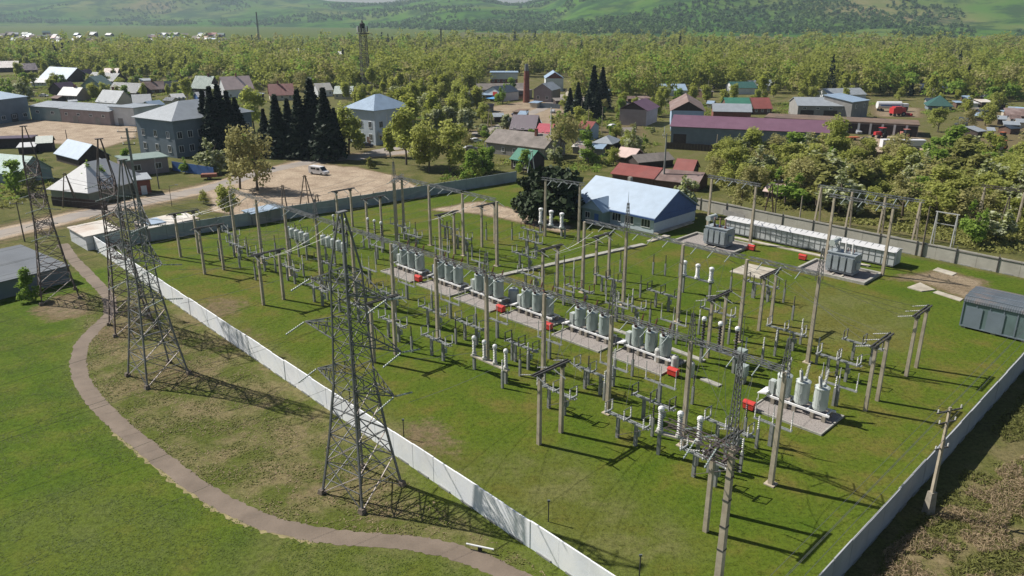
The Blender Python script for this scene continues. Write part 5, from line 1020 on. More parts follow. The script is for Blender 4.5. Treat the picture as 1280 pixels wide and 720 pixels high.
for k in range(n):
    z0, z1 = hm * .93 * k / n, hm * .93 * (k + 1) / n; r0, r1 = rr(z0), rr(z1); cr = ((-1, -1), (1, -1), (1, 1), (-1, 1))
    for f in range(4):
        (a, b), (c, d) = cr[f], cr[(f + 1) % 4]; q.bar((a * r0, b * r0, z0), (c * r1, d * r1, z1), .13); q.bar((c * r0, d * r0, z0), (a * r1, b * r1, z1), .13); q.bar((a * r1, b * r1, z1), (c * r1, d * r1, z1), .13)
q.build('bracing', M['steel_dark'], t); MB().box((0, 0, hm * .86), (5.2, 5.2, .4)).build('platform', M['steel_dark'], t)
for k in range(6):
    a = k * PI / 3; MB().box((2.5 * math.cos(a), 2.5 * math.sin(a), hm * .92), (.5, .5, 2.6), a).build('antenna', M['white'] if k % 2 else M['steel_dark'], t)
MB().lathe((0, 0, hm * .93), [(1.3, 0), (1.4, 2.2), (.5, 2.8), (.15, 4)], 10).build('top_drum', M['black'], t)
for x, yb, yt, l in ((325, 62, 15, 'thin grey far mast standing beyond the belt'), (552, 74, 36, 'very faint thin mast far out over the belt')):
    t = thing('radio_mast', l, 'mast', G(x, yb)); h_ = HT(x, yb, yt); q = MB()
    for i in range(3): a = i * 2.094; q.bar((1.1 * math.cos(a), 1.1 * math.sin(a), 0), (.4 * math.cos(a), .4 * math.sin(a), h_), .45)
    for k in range(14): q.bar((.9, 0, h_ * k / 14), (-.5, .7, h_ * (k + 1) / 14), .3); q.bar((-.5, .7, h_ * k / 14), (-.5, -.7, h_ * (k + 1) / 14), .3)
    q.build('lattice', M['steel'], t)
def pole(label, x, yb, yt, mat='concrete_pole', arms=(), r=.15, lamp=False, name='utility_pole', rz=0):
    t = thing(name, label, 'pole', G(x, yb), rz); h_ = HT(x, yb, yt); q = MB(); q.tube((0, 0, 0), (0, 0, h_), r, r * .65, 8); q.build('post', M[mat], t)
    for dz, l in arms:
        q = MB(); q.bar((-l, 0, h_ - dz), (l, 0, h_ - dz), .12); a = q.build('crossarm', M['steel_dark'], t)
        for sx in (-.9, 0, .9): p = MB(); p.post_ins((sx * l, 0, h_ - dz + .05), .3, .07, 3); p.build('insulator', M['porcelain'], a)
    if lamp: q = MB(); q.bar((0, 0, h_ - .1), (1.4, 0, h_ + .15), .07); q.box((1.6, 0, h_ + .16), (.6, .25, .12)); q.build('lamp_arm', M['steel'], t)
    return t
pole('very tall concrete mast with small crossarms among the pylon pair', 184, 318, 160, 'concrete_grey', ((.6, 1.6), (1.6, 1.2), (2.6, 1.0)), .28)
pole('slim pole with a crossarm standing beside the road at the picture edge', 31, 302, 252, 'wood', ((.4, 1.2),), .13); pole('small lamp post on the road verge by the pale shed strip', 215, 258, 232, 'steel_dark', (), .07, True, 'street_lamp'); pole('dark pole at the paved yard edge', 85, 180, 162, 'wood'); pole('pole beside the flat roofed grey garage', 199, 236, 198, 'concrete_grey', (), .16)
pole('tall white pole in front of the slate roofed house', 688, 192, 134, 'white', (), .2); pole('yellowish slim pole at the slate house corner', 606, 209, 176, 'cream' if 'cream' in M else 'porcelain', (), .09); pole('tall grey pole behind the blue house', 829, 233, 167, 'concrete_grey', ((.5, 1.0),), .24); pole('slim pole by the scrub near the long plum shed', 894, 203, 168, 'concrete_pole'); pole('pole in front of the long plum shed wall', 861, 178, 155, 'concrete_grey'); pole('dark pole standing on the beige panel fence line', 1151, 321, 258, 'wood', (), .17)
pole('thin pole at the plum roofed barn yard', 752, 168, 133, 'concrete_pole', (), .12); pole('thin lamp pole at the plum roofed barn yard', 735, 172, 134, 'concrete_pole', (), .12, True); pole('slim white pole behind the spruce row', 830, 172, 158, 'white', (), .1); pole('pole rising from the scrub beside the switchgear house', 998, 285, 245, 'concrete_pole'); pole('leaning-looking pole at the garden edge behind the switchgear house', 968, 272, 224, 'wood', ((.4, .8),), .14); pole('dark pole by the tin shed at the dirt lot', 1019, 262, 232, 'wood')
def aframe(label, x, yb, yt, rz=0, mat='wood', spread=1.3, tri=False):
    t = thing('a_frame_pole', label, 'pole', G(x, yb), rz); h_ = HT(x, yb, yt)
    for sx in (-1, 1): q = MB(); q.tube((sx * spread, 0, 0), (sx * .12, 0, h_), .15, .1, 7); q.build('leg', M[mat], t)
    if tri: q = MB(); q.tube((.2, spread * 1.6, 0), (.05, .1, h_), .14, .1, 7); q.build('leg', M[mat], t)
    q = MB(); q.bar((-spread * .55, 0, h_ * .5), (spread * .55, 0, h_ * .5), .12); q.bar((-.5, 0, h_ - .3), (.5, 0, h_ - .3), .1); q.build('brace', M['wood'], t); return t
for a in (('three legged timber pole standing on the dirt lot', 384, 257, 219, .2, 'wood', 1.5, True), ('short twin timber pole at the lot fence', 356, 262, 231, .3, 'wood', .5), ('twin timber pole nearer the white van side of the lot fence', 397, 259, 243, .4, 'wood', .5), ('three legged timber pole before the white tent-roofed building', 89, 259, 216, .2, 'wood', 1.6, True), ('twin pole beside the white blossoming tree on the town road', 612, 160, 137, 0, 'concrete_pole', .8), ('dark twin pole at the town road bend', 659, 150, 137, 0, 'wood', .8), ('white twin pole before the green roofed log house', 664, 216, 188, 0, 'white', .9), ('double timber pole in the gardens behind the switchgear house', 960, 272, 230, .5, 'wood_brown', 1.4), ('leaning twin timber pole outside the beige fence under the willow', 1252, 292, 246, .4, 'wood', 1.3)): aframe(*a)
# big A-frame line portal beyond the far fence
t = thing('line_portal', 'long beam on four A-frames outside the beige panel fence', 'gantry', W(61.2, 145.3), YARD); HP = 7.0
for y in (0, -6, -12, -18):
    for sx in (-1, 1): q = MB(); q.bar((sx * 1.1, y, 0), (sx * .15, y, HP), .3); q.build('leg', M['concrete_pole'], t)
q = MB(); truss(q, -18.6, .6, HP, .4); q.build('beam', M['steel'], t)
for y in (-7.5, -9, -10.5, -3, -14, -16): q = MB(); q.string((-.2, y, HP), (-1.6, y, HP - .9), .13, 7); q.build('insulator_string', M['glass_ins'], t)
t = thing('steel_goal_frame', 'white steel frame with splayed legs beside the long A-frame portal', 'frame', W(40.0, 144.5), YARD)
for y in (0, -3.2):
    for sx in (-1, 1): q = MB(); q.bar((sx * .9, y, 0), (sx * .1, y, 6), .16); q.build('leg', M['porcelain'], t)
q = MB(); q.bar((0, .3, 6), (0, -3.5, 6), .16); q.bar((0, 0, 4), (0, -3.2, 4), .1); q.build('beam', M['porcelain'], t)
t = thing('line_portal', 'weathered beam on A-frames half hidden by the large white blossoming tree', 'gantry', W(38.5, 165.5), YARD)
for y in (0, -6.5, -13):
    for sx in (-1, 1): q = MB(); q.bar((sx * 1.2, y, 0), (sx * .15, y, 7.4), .26); q.build('leg', M['concrete_pole'], t)
q = MB(); truss(q, -14, .6, 7.4, .4); q.build('beam', M['lattice_rust'], t)
# small low things
q = MB(); q.tube((-1.1, 0, .42), (1.1, 0, .42), .07, n=8); t = thing('barrier_pipe', 'white pipe barrier lying beside the path near the white fence', 'barrier', G(600, 689), R(-18)); q.build('pipe', M['white'], t); MB().box((0, 0, .2), (.25, .25, .42)).build('stand', M['black'], t)
def boards(name, label, p0, p1, h, mat, cat='fence'):
    A3, B3 = Vector((*G(*p0), 0)), Vector((*G(*p1), 0)); L = (B3 - A3).length; t = thing(name, label, cat, A3, math.atan2(B3.y - A3.y, B3.x - A3.x)); q = MB(); n = max(2, int(L / .9))
    for k in range(n): q.box(((k + .5) * L / n, 0, h / 2 + random.uniform(-.04, .04)), (L / n - .03, .06, h))
    q.build('board', mat, t); q = MB(); q.bar((0, .08, h * .75), (L, .08, h * .75), .08); q.bar((0, .08, h * .25), (L, .08, h * .25), .08); q.build('rail', M['wood'], t)
boards('board_fence', 'dark board fence before the white tent-roofed building', (66, 257), (135, 263), 2.0, WL['timber']); boards('board_fence', 'bright blue board wall below the office block', (216, 213), (268, 221), 2.4, WL['blue']); boards('board_fence', 'black board fence in front of the long plum shed', (833, 186), (895, 190), 2.0, WL['timber']); boards('board_fence', 'grey garden fence by the boiler house', (665, 134), (700, 136), 2, WL['bluegrey']); boards('board_fence', 'weathered plank fence outside the tank-lorry yard', (1075, 196), (1150, 199), 1.6, WL['brown']); boards('board_fence', 'low garden fence among scrub by the forked sapling', (880, 262), (930, 276), 1.2, WL['grey'])
# ------------------------------------------------------------------ vehicles
def wheels(t, xs_, yw, r, w=.22):
    for x in xs_:
        for s in (-1, 1):
            q = MB(); q.tube((x, s * yw - w / 2 * s, r), (x, s * yw + w / 2 * s, r), r, n=12); wh = q.build('wheel', M['black'], t); MB().tube((x, s * yw + w / 2 * s, r), (x, s * yw + (w / 2 + .02) * s, r), r * .55, n=10).build('rim', M['steel'], wh)
def side_prism(q, prof, hw): q.prism([(x, -hw, z) for x, z in prof], (0, 2 * hw, 0))
def van(label, x, y, rz, body, long=5.2):
    t = thing('parked_van', label, 'van', G(x, y), rz); q = MB(); side_prism(q, [(-long / 2, .35), (long / 2, .35), (long / 2, .95), (long / 2 - .75, 1.15), (long / 2 - 1.5, 2.05), (-long / 2 + .1, 2.15), (-long / 2, 1.9)], .95); q.build('body', body, t)
    q = MB(); q.prism([(long / 2 - .8, -.85, 1.2), (long / 2 - .8, .85, 1.2), (long / 2 - 1.42, .8, 1.95), (long / 2 - 1.42, -.8, 1.95)], (.06, 0, .06)); q.build('windscreen', M['glass'], t)
    for s in (-1, 1): q = MB(); q.box((.55, s * .96, 1.55), (1.0, .03, .6)); q.box((-1.0, s * .96, 1.6), (1.6, .03, .5)); q.build('side_window', M['glass'], t)
    for s in (-1, 1): MB().box((long / 2 + .01, s * .7, .75), (.05, .3, .2)).build('headlight', M['porcelain'], t)
    wheels(t, (-1.6, 1.55), .85, .36); return t
def car(label, x, y, rz, body, group=None):
    t = thing('parked_car', label, 'car', G(x, y), rz, group); q = MB(); side_prism(q, [(-2.1, .3), (2.1, .3), (2.15, .75), (1.2, .92), (.55, 1.4), (-1.0, 1.45), (-1.7, 1.0), (-2.15, .9)], .85); q.build('body', body, t)
    q = MB(); q.prism([(1.18, -.72, .95), (1.18, .72, .95), (.6, .66, 1.38), (.6, -.66, 1.38)], (.05, 0, .05)); q.build('windscreen', M['glass'], t)
    for s in (-1, 1): MB().box((-.25, s * .86, 1.16), (1.5, .03, .36)).build('side_window', M['glass'], t)
    for s in (-1, 1): MB().box((2.13, s * .6, .65), (.05, .3, .16)).build('headlight', M['porcelain'], t)
    wheels(t, (-1.3, 1.35), .78, .31); return t
def tractor(label, x, y, rz, body, big=1.0):
    t = thing('farm_tractor', label, 'tractor', G(x, y), rz); q = MB(); q.box((1.1 * big, 0, 1.3 * big), (2.2 * big, .9 * big, .9 * big)); q.box((-.6 * big, 0, 1.0 * big), (1.6 * big, 1.2 * big, .8 * big)); q.build('body', body, t)
    q = MB(); q.box((-.5 * big, 0, 2.1 * big), (1.5 * big, 1.5 * big, 1.3 * big), 0, .9); cb = q.build('cab', M['glass'], t); MB().box((-.5 * big, 0, 2.8 * big), (1.6 * big, 1.6 * big, .14)).build('cab_roof', body, cb)
    for xx, r in ((-.7 * big, .85 * big), (1.6 * big, .5 * big)):
        for s in (-1, 1): q = MB(); q.tube((xx, s * .8 * big, r), (xx, s * 1.2 * big, r), r, n=14); q.build('wheel', M['black'], t)
    return t
pn = {k: pm(k + ' vehicle paint', c, .35, 0, .06, 1.5) for k, c in (('white', (.72, .72, .74)), ('scarlet', (.5, .04, .045)), ('navy', (.03, .04, .08)), ('silver', (.42, .43, .45)), ('orange', (.5, .14, .05)), ('rose', (.5, .2, .17)))}
van('white panel van parked alone on the dirt lot', 399, 218, R(-28), pn['white'])
t = thing('tank_lorry', 'white tank lorry with blue stripe in the machine yard', 'lorry', G(1112, 139), R(-4)); q = MB(); q.tube((-5.5, 0, 2.6), (4.2, 0, 2.6), 1.5, n=16); tk_ = q.build('tank', pn['white'], t); q = MB(); q.box((-.5, -1.5, 2.5), (8, .06, .5)); q.build('stripe', WL['blue'], tk_); MB().box((5.9, 0, 1.9), (2.2, 2.4, 2.6)).build('cab', pn['white'], t); MB().box((7.02, 0, 2.4), (.05, 2.0, .9)).build('windscreen', M['glass'], t); wheels(t, (-4.5, -3.2, 3.2, 6), 1.0, .5, .4)
t = thing('harvester', 'scarlet combine harvester before the tank lorry', 'harvester', G(1121, 145), R(10)); q = MB(); q.box((0, 0, 2.2), (5.5, 2.8, 2.2)); q.box((-.5, 0, 3.5), (3, 2.4, .6)); q.build('body', pn['scarlet'], t); MB().box((2.9, 0, 2.9), (1.4, 2, 1.6)).build('cab', M['glass'], t); q = MB(); q.tube((4.4, -3, .7), (4.4, 3, .7), .55, n=8); q.build('header', pn['scarlet'], t); wheels(t, (1.8,), 1.4, .9, .6); wheels(t, (-1.9,), 1.2, .6, .4)
t = thing('box_trailer', 'long white box trailer parked behind the scrub', 'trailer', G(1127, 188), R(-4)); q = MB(); q.box((0, 0, 2.1), (12.5, 2.5, 2.3)); q.build('body', pn['white'], t); q = MB(); q.box((0, -1.27, 1.3), (12, .05, .35)); q.build('side_rail', M['steel'], t); wheels(t, (-4.6, -3.4, 4.2), 1.0, .5, .4)
tractor('rose coloured tractor before the dark garage bays', 1078, 166, R(80), pn['rose']); tractor('scarlet tractor parked in front of the garage bays', 1100, 172, R(200), pn['scarlet'], 1.15); tractor('dull tractor at the last garage bay', 1131, 172, R(100), pn['rose'], 1.0); car('dark blue van-like car among the tractors', 1082, 177, R(80), pn['navy']); car('silver car at the first dark garage bay', 1071, 167, R(90), pn['silver'])
q = MB(); t = thing('flat_trailer', 'orange-brown flat trailer lying near the tall willow', 'trailer', G(1062, 175), R(5)); q.box((0, 0, .9), (5.5, 2.2, .3)); q.build('bed', pn['orange'], t); wheels(t, (-1.2, 1.2), .95, .42)
tractor('scarlet farm machine at the scrub in the corner yard', 1210, 187, R(20), pn['scarlet']); car('scarlet car in the corner yard', 1222, 199, R(10), pn['scarlet']); tractor('orange machine on the slab of the corner yard', 1250, 187, R(120), pn['orange']); car('silver car beside the mottled roofed hut', 1256, 148, R(60), pn['silver']); tractor('orange-red machine under the budding tree in the corner yard', 1251, 175, R(200), pn['orange'], .9)
car('white car parked beside the slate roofed house', 594, 178, R(30), pn['white']); car('silver car on the shaded track by the slate roofed house', 588, 188, R(15), pn['silver']); car('dark car on the town road near the chimney', 646, 145, R(10), pn['navy']); car('silver car at the garages below the boiler house', 691, 141, R(80), pn['silver']); car('white car in the yard of the plum roofed barn', 766, 160, R(30), pn['white']); car('white car beside the small white roof house in the village', 55, 121, R(0), pn['white']); car('dark car at the entrance of the white hip roofed block', 458, 184, R(20), pn['navy'])
t = thing('cargo_trailer', 'rusty red two wheeled trailer at the roadside by the board wall', 'trailer', G(262, 224), R(12)); q = MB(); q.box((0, 0, 1.0), (3.6, 1.8, .8)); q.bar((1.8, 0, .6), (3.0, 0, .5), .1); q.build('body', pm('rusty red side boards', (.22, .08, .05), .8, 0, .3, 3), t); wheels(t, (0,), .95, .4)
# ------------------------------------------------------------------ scattered vegetation, the belt, woods
LAB = lambda kindword: {k: v for k, v in kindword.items()}
SCR = {'willow': 'bushy yellow-green willow in the scrub outside the beige fence', 'green': 'leafy green bush in the scrub outside the beige fence', 'blossom': 'white-flecked bush in the scrub outside the beige fence', 'bare': 'brown budding tree in the scrub outside the beige fence', 'olive': 'low olive bush in the scrub outside the beige fence'}
scatter(125, [(893, 208), (960, 192), (1030, 188), (1060, 205), (1170, 200), (1300, 195), (1310, 300), (1235, 305), (1170, 282), (1060, 272), (990, 268), (940, 250), (893, 232)], [('willow', 5), ('green', 2), ('blossom', 2), ('bare', 3), ('olive', 2)], (4.5, 9.5), SCR, 'scrub outside the beige fence', 3.2, 1.5)
GAR = {'willow': 'yellow-green garden tree among the village houses', 'green': 'green garden bush among the village houses', 'blossom': 'blossoming garden tree among the village houses', 'poplar': 'slim poplar among the village houses'}
scatter(80, [(-30, 112), (60, 92), (160, 94), (330, 108), (330, 125), (240, 125), (150, 128), (60, 122), (-30, 140)], [('willow', 3), ('green', 3), ('blossom', 1), ('poplar', 2)], (4.5, 9.5), GAR, 'garden trees of the village', 5, 1.3)
MID = {'willow': 'yellow-green tree between the mast block and the chimney', 'green': 'green bush between the mast block and the chimney', 'blossom': 'blossoming tree between the mast block and the chimney', 'poplar': 'tall poplar between the mast block and the chimney', 'bare': 'budding brownish tree between the mast block and the chimney'}
scatter(52, [(430, 125), (500, 118), (595, 112), (600, 135), (575, 165), (500, 185), (440, 130)], [('willow', 3), ('poplar', 5), ('blossom', .7), ('bare', 1)], (7, 11), MID, 'trees between the mast block and the chimney', 5, 1.2)
scatter(26, [(595, 150), (640, 165), (700, 150), (760, 165), (800, 200), (760, 222), (700, 215), (600, 232), (560, 225), (540, 200)], [('willow', 3), ('bare', 2), ('blossom', 1), ('green', 2)], (4, 8), {'willow': 'yellow-green tree in the gardens around the slate roofed house', 'bare': 'budding brownish tree in the gardens around the slate roofed house', 'blossom': 'blossoming tree in the gardens around the slate roofed house', 'green': 'green bush in the gardens around the slate roofed house'}, 'garden trees around the slate roofed house', 5, 1.15)
scatter(44, [(705, 128), (840, 128), (990, 120), (1150, 124), (1300, 130), (1300, 165), (1165, 165), (1155, 130), (990, 128), (835, 140), (830, 165), (705, 160)], [('willow', 3), ('poplar', 3), ('bare', 1), ('green', 1)], (5, 9), {k: 'yellow-green tree among the barns and hangars' if k != 'bare' else 'brownish budding tree among the barns and hangars' for k in ('willow', 'poplar', 'bare', 'green')}, 'trees among the barns and hangars', 5, 1.2)
scatter(14, [(690, 150), (830, 158), (830, 200), (760, 215), (700, 180)], [('green', 3), ('blossom', 1), ('bare', 1)], (2.5, 5), {'green': 'small green bush in the gardens before the plum roofed barn', 'blossom': 'small blossoming bush in the gardens before the plum roofed barn', 'bare': 'small budding tree in the gardens before the plum roofed barn'}, 'garden bushes before the plum roofed barn', 5)
FR = [(-90, 86), (60, 88), (150, 95), (240, 104), (330, 115), (400, 118), (500, 118), (590, 116), (600, 96), (715, 97), (722, 126), (840, 127), (850, 114), (990, 117), (1035, 123), (1140, 120), (1205, 127), (1380, 128)]
BK = [(-90, 62), (150, 60), (330, 58), (600, 52), (900, 53), (1380, 57)]
frP = [G(*p) for p in FR]; xsF = np.array([p[0] for p in FR]); ysF = np.array([p[1] for p in FR]); xsB = np.array([p[0] for p in BK]); ysB = np.array([p[1] for p in BK])
BEL = {'poplar': 'olive-green poplar at the front edge of the tree belt', 'willow': 'yellow-green tree at the front edge of the tree belt', 'bare': 'brownish budding tree at the front edge of the tree belt', 'spruce': 'dark spruce at the front edge of the tree belt'}
n0 = NTREE[0]; got = []; tries = 0
while NTREE[0] < 470 and tries < 30000:
    tries += 1; x = random.uniform(-60, 1340); f = float(np.interp(x, xsF, ysF)); y = f - random.random() ** 1.3 * 13
    X, Y = G(x, y)
    if any((X - a) ** 2 + (Y - b) ** 2 < 64 for a, b in got) or any((X - a) ** 2 + (Y - b) ** 2 < (r + 3) ** 2 for a, b, r in BLOCK): continue
    got.append((X, Y)); k = random.choices(['poplar', 'willow', 'bare', 'spruce'], [6, 3, 1.6, .35])[0]; tree(k, X, Y, random.uniform(9, 14) / (1.15 if k == 'poplar' else 1), BEL[k], 'front trees of the belt behind the town')
# the belt itself reads as one mass
vs = {}; cnt = 0; tries = 0
KM = ['poplar', 'willow', 'green', 'bare', 'spruce']
while cnt < 5200 and tries < 90000:
    tries += 1; x = random.uniform(-90, 1380); f, bk = float(np.interp(x, xsF, ysF)), float(np.interp(x, xsB, ysB)); d0, d1 = G(640, f)[1], G(640, bk)[1]
    if cnt % 5 < 2: d1 = min(d1, d0 + 170)
    elif random.random() > d1 / 1650 + .15: continue
    Y = math.sqrt(random.uniform(d0 * d0, d1 * d1)); X = (x - 640) / 1021 * Y
    if any((X - a) ** 2 + (Y - b) ** 2 < (r + 3) ** 2 for a, b, r in BLOCK): continue
    pt = mnoise.noise((X / 70, Y / 70, 1)); p2 = mnoise.noise((X / 45, Y / 45, 7)); k = random.choices(KM, [5 + 8 * max(pt, 0), 4, 1.0 + 4 * max(-pt, 0), 1.0 + 5 * max(p2, 0), .25])[0]
    h_ = (random.uniform(7, 14) if random.random() < .75 else random.uniform(14, 21)) * (1 + .25 * pt); n = 240 if Y < 650 else 130 if Y < 950 else 75; P = spruce_pts(h_, n) if k == 'spruce' else crown_pts({'green': 'green', 'bare': 'willow'}.get(k, k), h_, n); P[:, :2] *= (1.0 if k == 'spruce' else 1.45); P[:, 0] += X; P[:, 1] += Y
    vs.setdefault(k, []).append(leafquads(P, (.66 if Y < 650 else .92 if Y < 950 else 1.3))); cnt += 1
V = np.concatenate([np.concatenate(vs[k]) for k in KM if k in vs]); mats = np.concatenate([np.full(sum(len(a) for a in vs[k]) // 4, i) for i, k in enumerate(KM) if k in vs])
me = mesh_quads('tree_belt', V, LF['belt'])
for k in KM[1:]: me.materials.append(LF['belt'] if k == 'willow' else LF[k])
me.polygons.foreach_set('material_index', mats.astype(np.int32)); o = bpy.data.objects.new('tree_belt_woodland', me); col.objects.link(o); tag(o, 'wide olive-green tree belt reading as one mass behind the town', 'woodland', kind='stuff')
# woods on the hills
pts = []; tries = 0
while len(pts) < 7000 and tries < 160000:
    tries += 1; Y = random.uniform(1450, 4300); t_ = random.uniform(-.75, .75); X = t_ * Y; z = hillz(X, Y)
    if z < .5: continue
    nn = mnoise.fractal((X / 420, Y / 420, 9.1), 1, 2, 4); thr = -.02 if t_ > -.25 else .15
    if nn < thr + (.0025 * (z - 70) if z > 70 else 0): continue
    pts.append((X, Y, z))
vv = []
for X, Y, z in pts:
    h_ = random.uniform(7, 14); P = crown_pts('green', h_, 20); P[:, 0] = P[:, 0] * 1.5 + X; P[:, 1] = P[:, 1] * 1.5 + Y; P[:, 2] += z - 1; vv.append(leafquads(P, 2.5))
me = mesh_quads('hillside_woods', np.concatenate(vv), leafmat('hill woodland leaves', (.085, .17, .04), (.13, .20, .05), .35)); o = bpy.data.objects.new('hillside_woodland', me); col.objects.link(o); tag(o, 'scattered dark woods covering the hill slopes', 'woodland', kind='stuff')
# ------------------------------------------------------------------ rough grass
def tufts(name, label, poly, n, hr, blades, mat, dens=None):
    P = pxpoly(poly); lo, hi = P.min(0), P.max(0); xy = lo + rng.random((n * 3, 2)) * (hi - lo); xy = xy[inpoly(xy[:, 0], xy[:, 1], P)][:n]
    if dens: xy = xy[np.array([mnoise.noise((x / dens, y / dens, 4)) > -.12 for x, y in xy])]
    m_ = len(xy); b = np.repeat(xy, blades, 0) + rng.normal(size=(m_ * blades, 2)) * .1; k = len(b); h_ = rng.uniform(*hr, size=k); a = rng.random(k) * 2 * PI; wd_ = .03 + .03 * rng.random(k); ln = rng.normal(size=(k, 2)) * h_[:, None] * .35
    A0 = np.stack([b[:, 0] - np.cos(a) * wd_, b[:, 1] - np.sin(a) * wd_, np.zeros(k)], 1); A1 = np.stack([b[:, 0] + np.cos(a) * wd_, b[:, 1] + np.sin(a) * wd_, np.zeros(k)], 1)
    T1 = np.stack([b[:, 0] + ln[:, 0] + np.cos(a) * wd_ * .3, b[:, 1] + ln[:, 1] + np.sin(a) * wd_ * .3, h_], 1); T0 = np.stack([b[:, 0] + ln[:, 0] - np.cos(a) * wd_ * .3, b[:, 1] + ln[:, 1] - np.sin(a) * wd_ * .3, h_], 1)
    me = mesh_quads(name, np.stack([A0, A1, T1, T0], 1).reshape(-1, 3), mat); o = bpy.data.objects.new(name, me); col.objects.link(o); return tag(o, label, 'grass', kind='stuff')
G1 = leafmat('rough grass blades', (.14, .16, .035), (.20, .19, .06), .3); G2 = leafmat('dry straw blades', (.36, .28, .17), (.45, .34, .22), .3); G3 = leafmat('field grass blades', (.085, .135, .014), (.12, .15, .03), .3)
SLOPE = [(106, 400), (112, 372), (150, 350), (230, 400), (345, 488), (470, 574), (600, 664), (720, 740), (640, 716), (560, 680), (450, 666), (340, 648), (245, 600), (175, 545), (115, 490), (98, 450)]
def grassmat(name, label, poly, n, size, zr, mat, dens=None, thr=-.1, tilt=.35, slim=.4):
    P = pxpoly(poly); lo, hi = P.min(0), P.max(0); xy = lo + rng.random((n * 4, 2)) * (hi - lo); xy = xy[inpoly(xy[:, 0], xy[:, 1], P)][:n]
    xy = xy[distline(xy[:, 0], xy[:, 1], PATH) > .82]
    if dens: xy = xy[np.array([mnoise.fractal((x / dens, y / dens, 4), 1, 2, 3) > thr for x, y in xy])]
    n = len(xy); z = rng.uniform(*zr, size=n); C = np.concatenate([xy, z[:, None]], 1); nn = rng.normal(size=(n, 3)) * tilt; nn[:, 2] = 1; nn /= np.linalg.norm(nn, axis=1)[:, None]
    r = rng.normal(size=(n, 3)); a = np.cross(nn, r); a /= np.linalg.norm(a, axis=1)[:, None]; b = np.cross(nn, a); s = size * (.5 + rng.random((n, 1)))
    me = mesh_quads(name, np.stack([C - a * s, C - b * s * slim, C + a * s, C + b * s * slim], 1).reshape(-1, 3), mat); o = bpy.data.objects.new(name, me); col.objects.link(o); return tag(o, label, 'grass', kind='stuff')
grassmat('rough_grass', 'rough tufted grass on the slope between path and white fence', SLOPE, 26000, .11, (.01, .07), G1, 3.0, -.05, .3); grassmat('dry_grass', 'dry straw grass on the slope between path and white fence', SLOPE, 14000, .12, (.01, .06), G2, 2.6, -.05, .3, .22)
grassmat('weed_thicket', 'tall dry reddish weeds in the corner outside the shaded fence', [(1300, 560), (1225, 600), (1160, 655), (1105, 690), (1080, 740), (1310, 740)], 24000, .2, (.03, .4), G2, 3.0, -.05, 1.2, .09); grassmat('rough_grass', 'green rough grass outside the shaded fence', [(1300, 470), (1250, 520), (1190, 610), (1110, 680), (1090, 730), (1310, 740)], 16000, .2, (.03, .25), G1, 4.0, -.05, .8, .2)
grassmat('field_grass', 'short grass of the green field on the camera side of the path', [(-20, 385), (60, 410), (95, 452), (130, 520), (200, 580), (300, 650), (430, 685), (560, 700), (620, 740), (-60, 740)], 26000, .085, (.005, .03), G3, 5, -.1, .18)
sh_l = 'small weathered shed among the village gardens'
for k in range(70):
    x, y = random.choice([(random.uniform(700, 1000), random.uniform(120, 140)), (random.uniform(1130, 1290), random.uniform(125, 175)), (random.uniform(10, 320), random.uniform(100, 135)), (random.uniform(700, 880), random.uniform(170, 200)), (random.uniform(600, 720), random.uniform(120, 165)), (random.uniform(1180, 1290), random.uniform(132, 160))])
    X, Y = G(x, y)
    if any((X - a) ** 2 + (Y - b) ** 2 < (r + 2) ** 2 for a, b, r in BLOCK): continue
    hh(sh_l, (x, y), (x + random.uniform(7, 13), y + random.uniform(-1, 1)), random.uniform(3, 5), y - random.uniform(5, 7), random.uniform(.4, 1.2), random.choice(['timber', 'grey', 'brown', 'cream']), random.choice(['slate', 'grey', 'felt', 'slatebrown', 'bluewhite', 'navy']), wins=(), roof=random.choice(['gable', 'shed']), group='sheds among the village gardens')

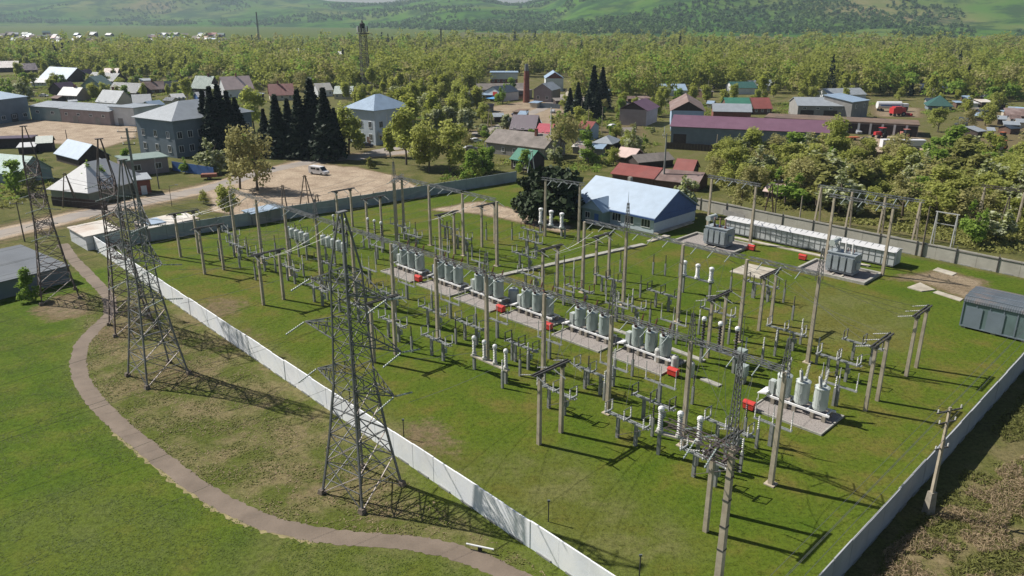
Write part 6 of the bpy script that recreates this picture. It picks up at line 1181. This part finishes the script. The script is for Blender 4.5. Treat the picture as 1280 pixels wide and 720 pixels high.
# low undergrowth between the houses and outside the far fence
def undergrowth(name, label, polys, n, hr, mat, thr):
    out = []; cnt = 0; tries = 0; PP_ = [pxpoly(p) for p in polys]; ar = [np.ptp(p[:, 0]) * np.ptp(p[:, 1]) for p in PP_]
    while cnt < n and tries < n * 30:
        tries += 1; P = random.choices(PP_, ar)[0]; x, y = random.uniform(P[:, 0].min(), P[:, 0].max()), random.uniform(P[:, 1].min(), P[:, 1].max())
        if not inpoly(np.array([x]), np.array([y]), P)[0] or mnoise.noise((x / 16, y / 16, 2.2)) < thr: continue
        if dirt[min(len(ys) - 1, np.searchsorted(ys, y)), min(len(xs) - 1, np.searchsorted(xs, x))] > .3: continue
        if any(abs(x - a) < r and abs(y - b) < r and (x - a) ** 2 + (y - b) ** 2 < r * r for a, b, r in BLOCK): continue
        h_ = random.uniform(*hr); m_ = 26; Pp = rng.normal(size=(m_, 3)) * (h_ * .6, h_ * .6, h_ * .28); Pp[:, 2] = np.abs(Pp[:, 2]) + .1; Pp[:, 0] += x; Pp[:, 1] += y; out.append(leafquads(Pp, .26)); cnt += 1
    me = mesh_quads(name, np.concatenate(out), mat); o = bpy.data.objects.new(name, me); col.objects.link(o); tag(o, label, 'undergrowth', kind='stuff')
TOWN = [[(-40, 90), (330, 118), (330, 130), (150, 140), (-40, 118)], [(430, 130), (600, 120), (720, 130), (720, 165), (600, 200), (480, 180)], [(690, 130), (1300, 130), (1300, 160), (1150, 150), (830, 145), (830, 200), (700, 215)], [(540, 195), (650, 175), (760, 200), (760, 222), (620, 215), (560, 235)], [(-30, 205), (70, 200), (60, 250), (-30, 270)]]
undergrowth('garden_undergrowth', 'low weeds and shoots filling the gardens between the houses', TOWN, 2600, (.6, 1.7), LF['olive'], -.12)
undergrowth('garden_undergrowth', 'fresh green low growth in the gardens between the houses', TOWN, 1500, (.5, 1.4), LF['green'], .05)
undergrowth('scrub_undergrowth', 'tangled low scrub outside the beige fence', [[(890, 205), (1300, 192), (1310, 310), (1240, 318), (1160, 296), (1050, 276), (930, 255), (890, 238)]], 2600, (.5, 1.5), LF['olive'], -.2)
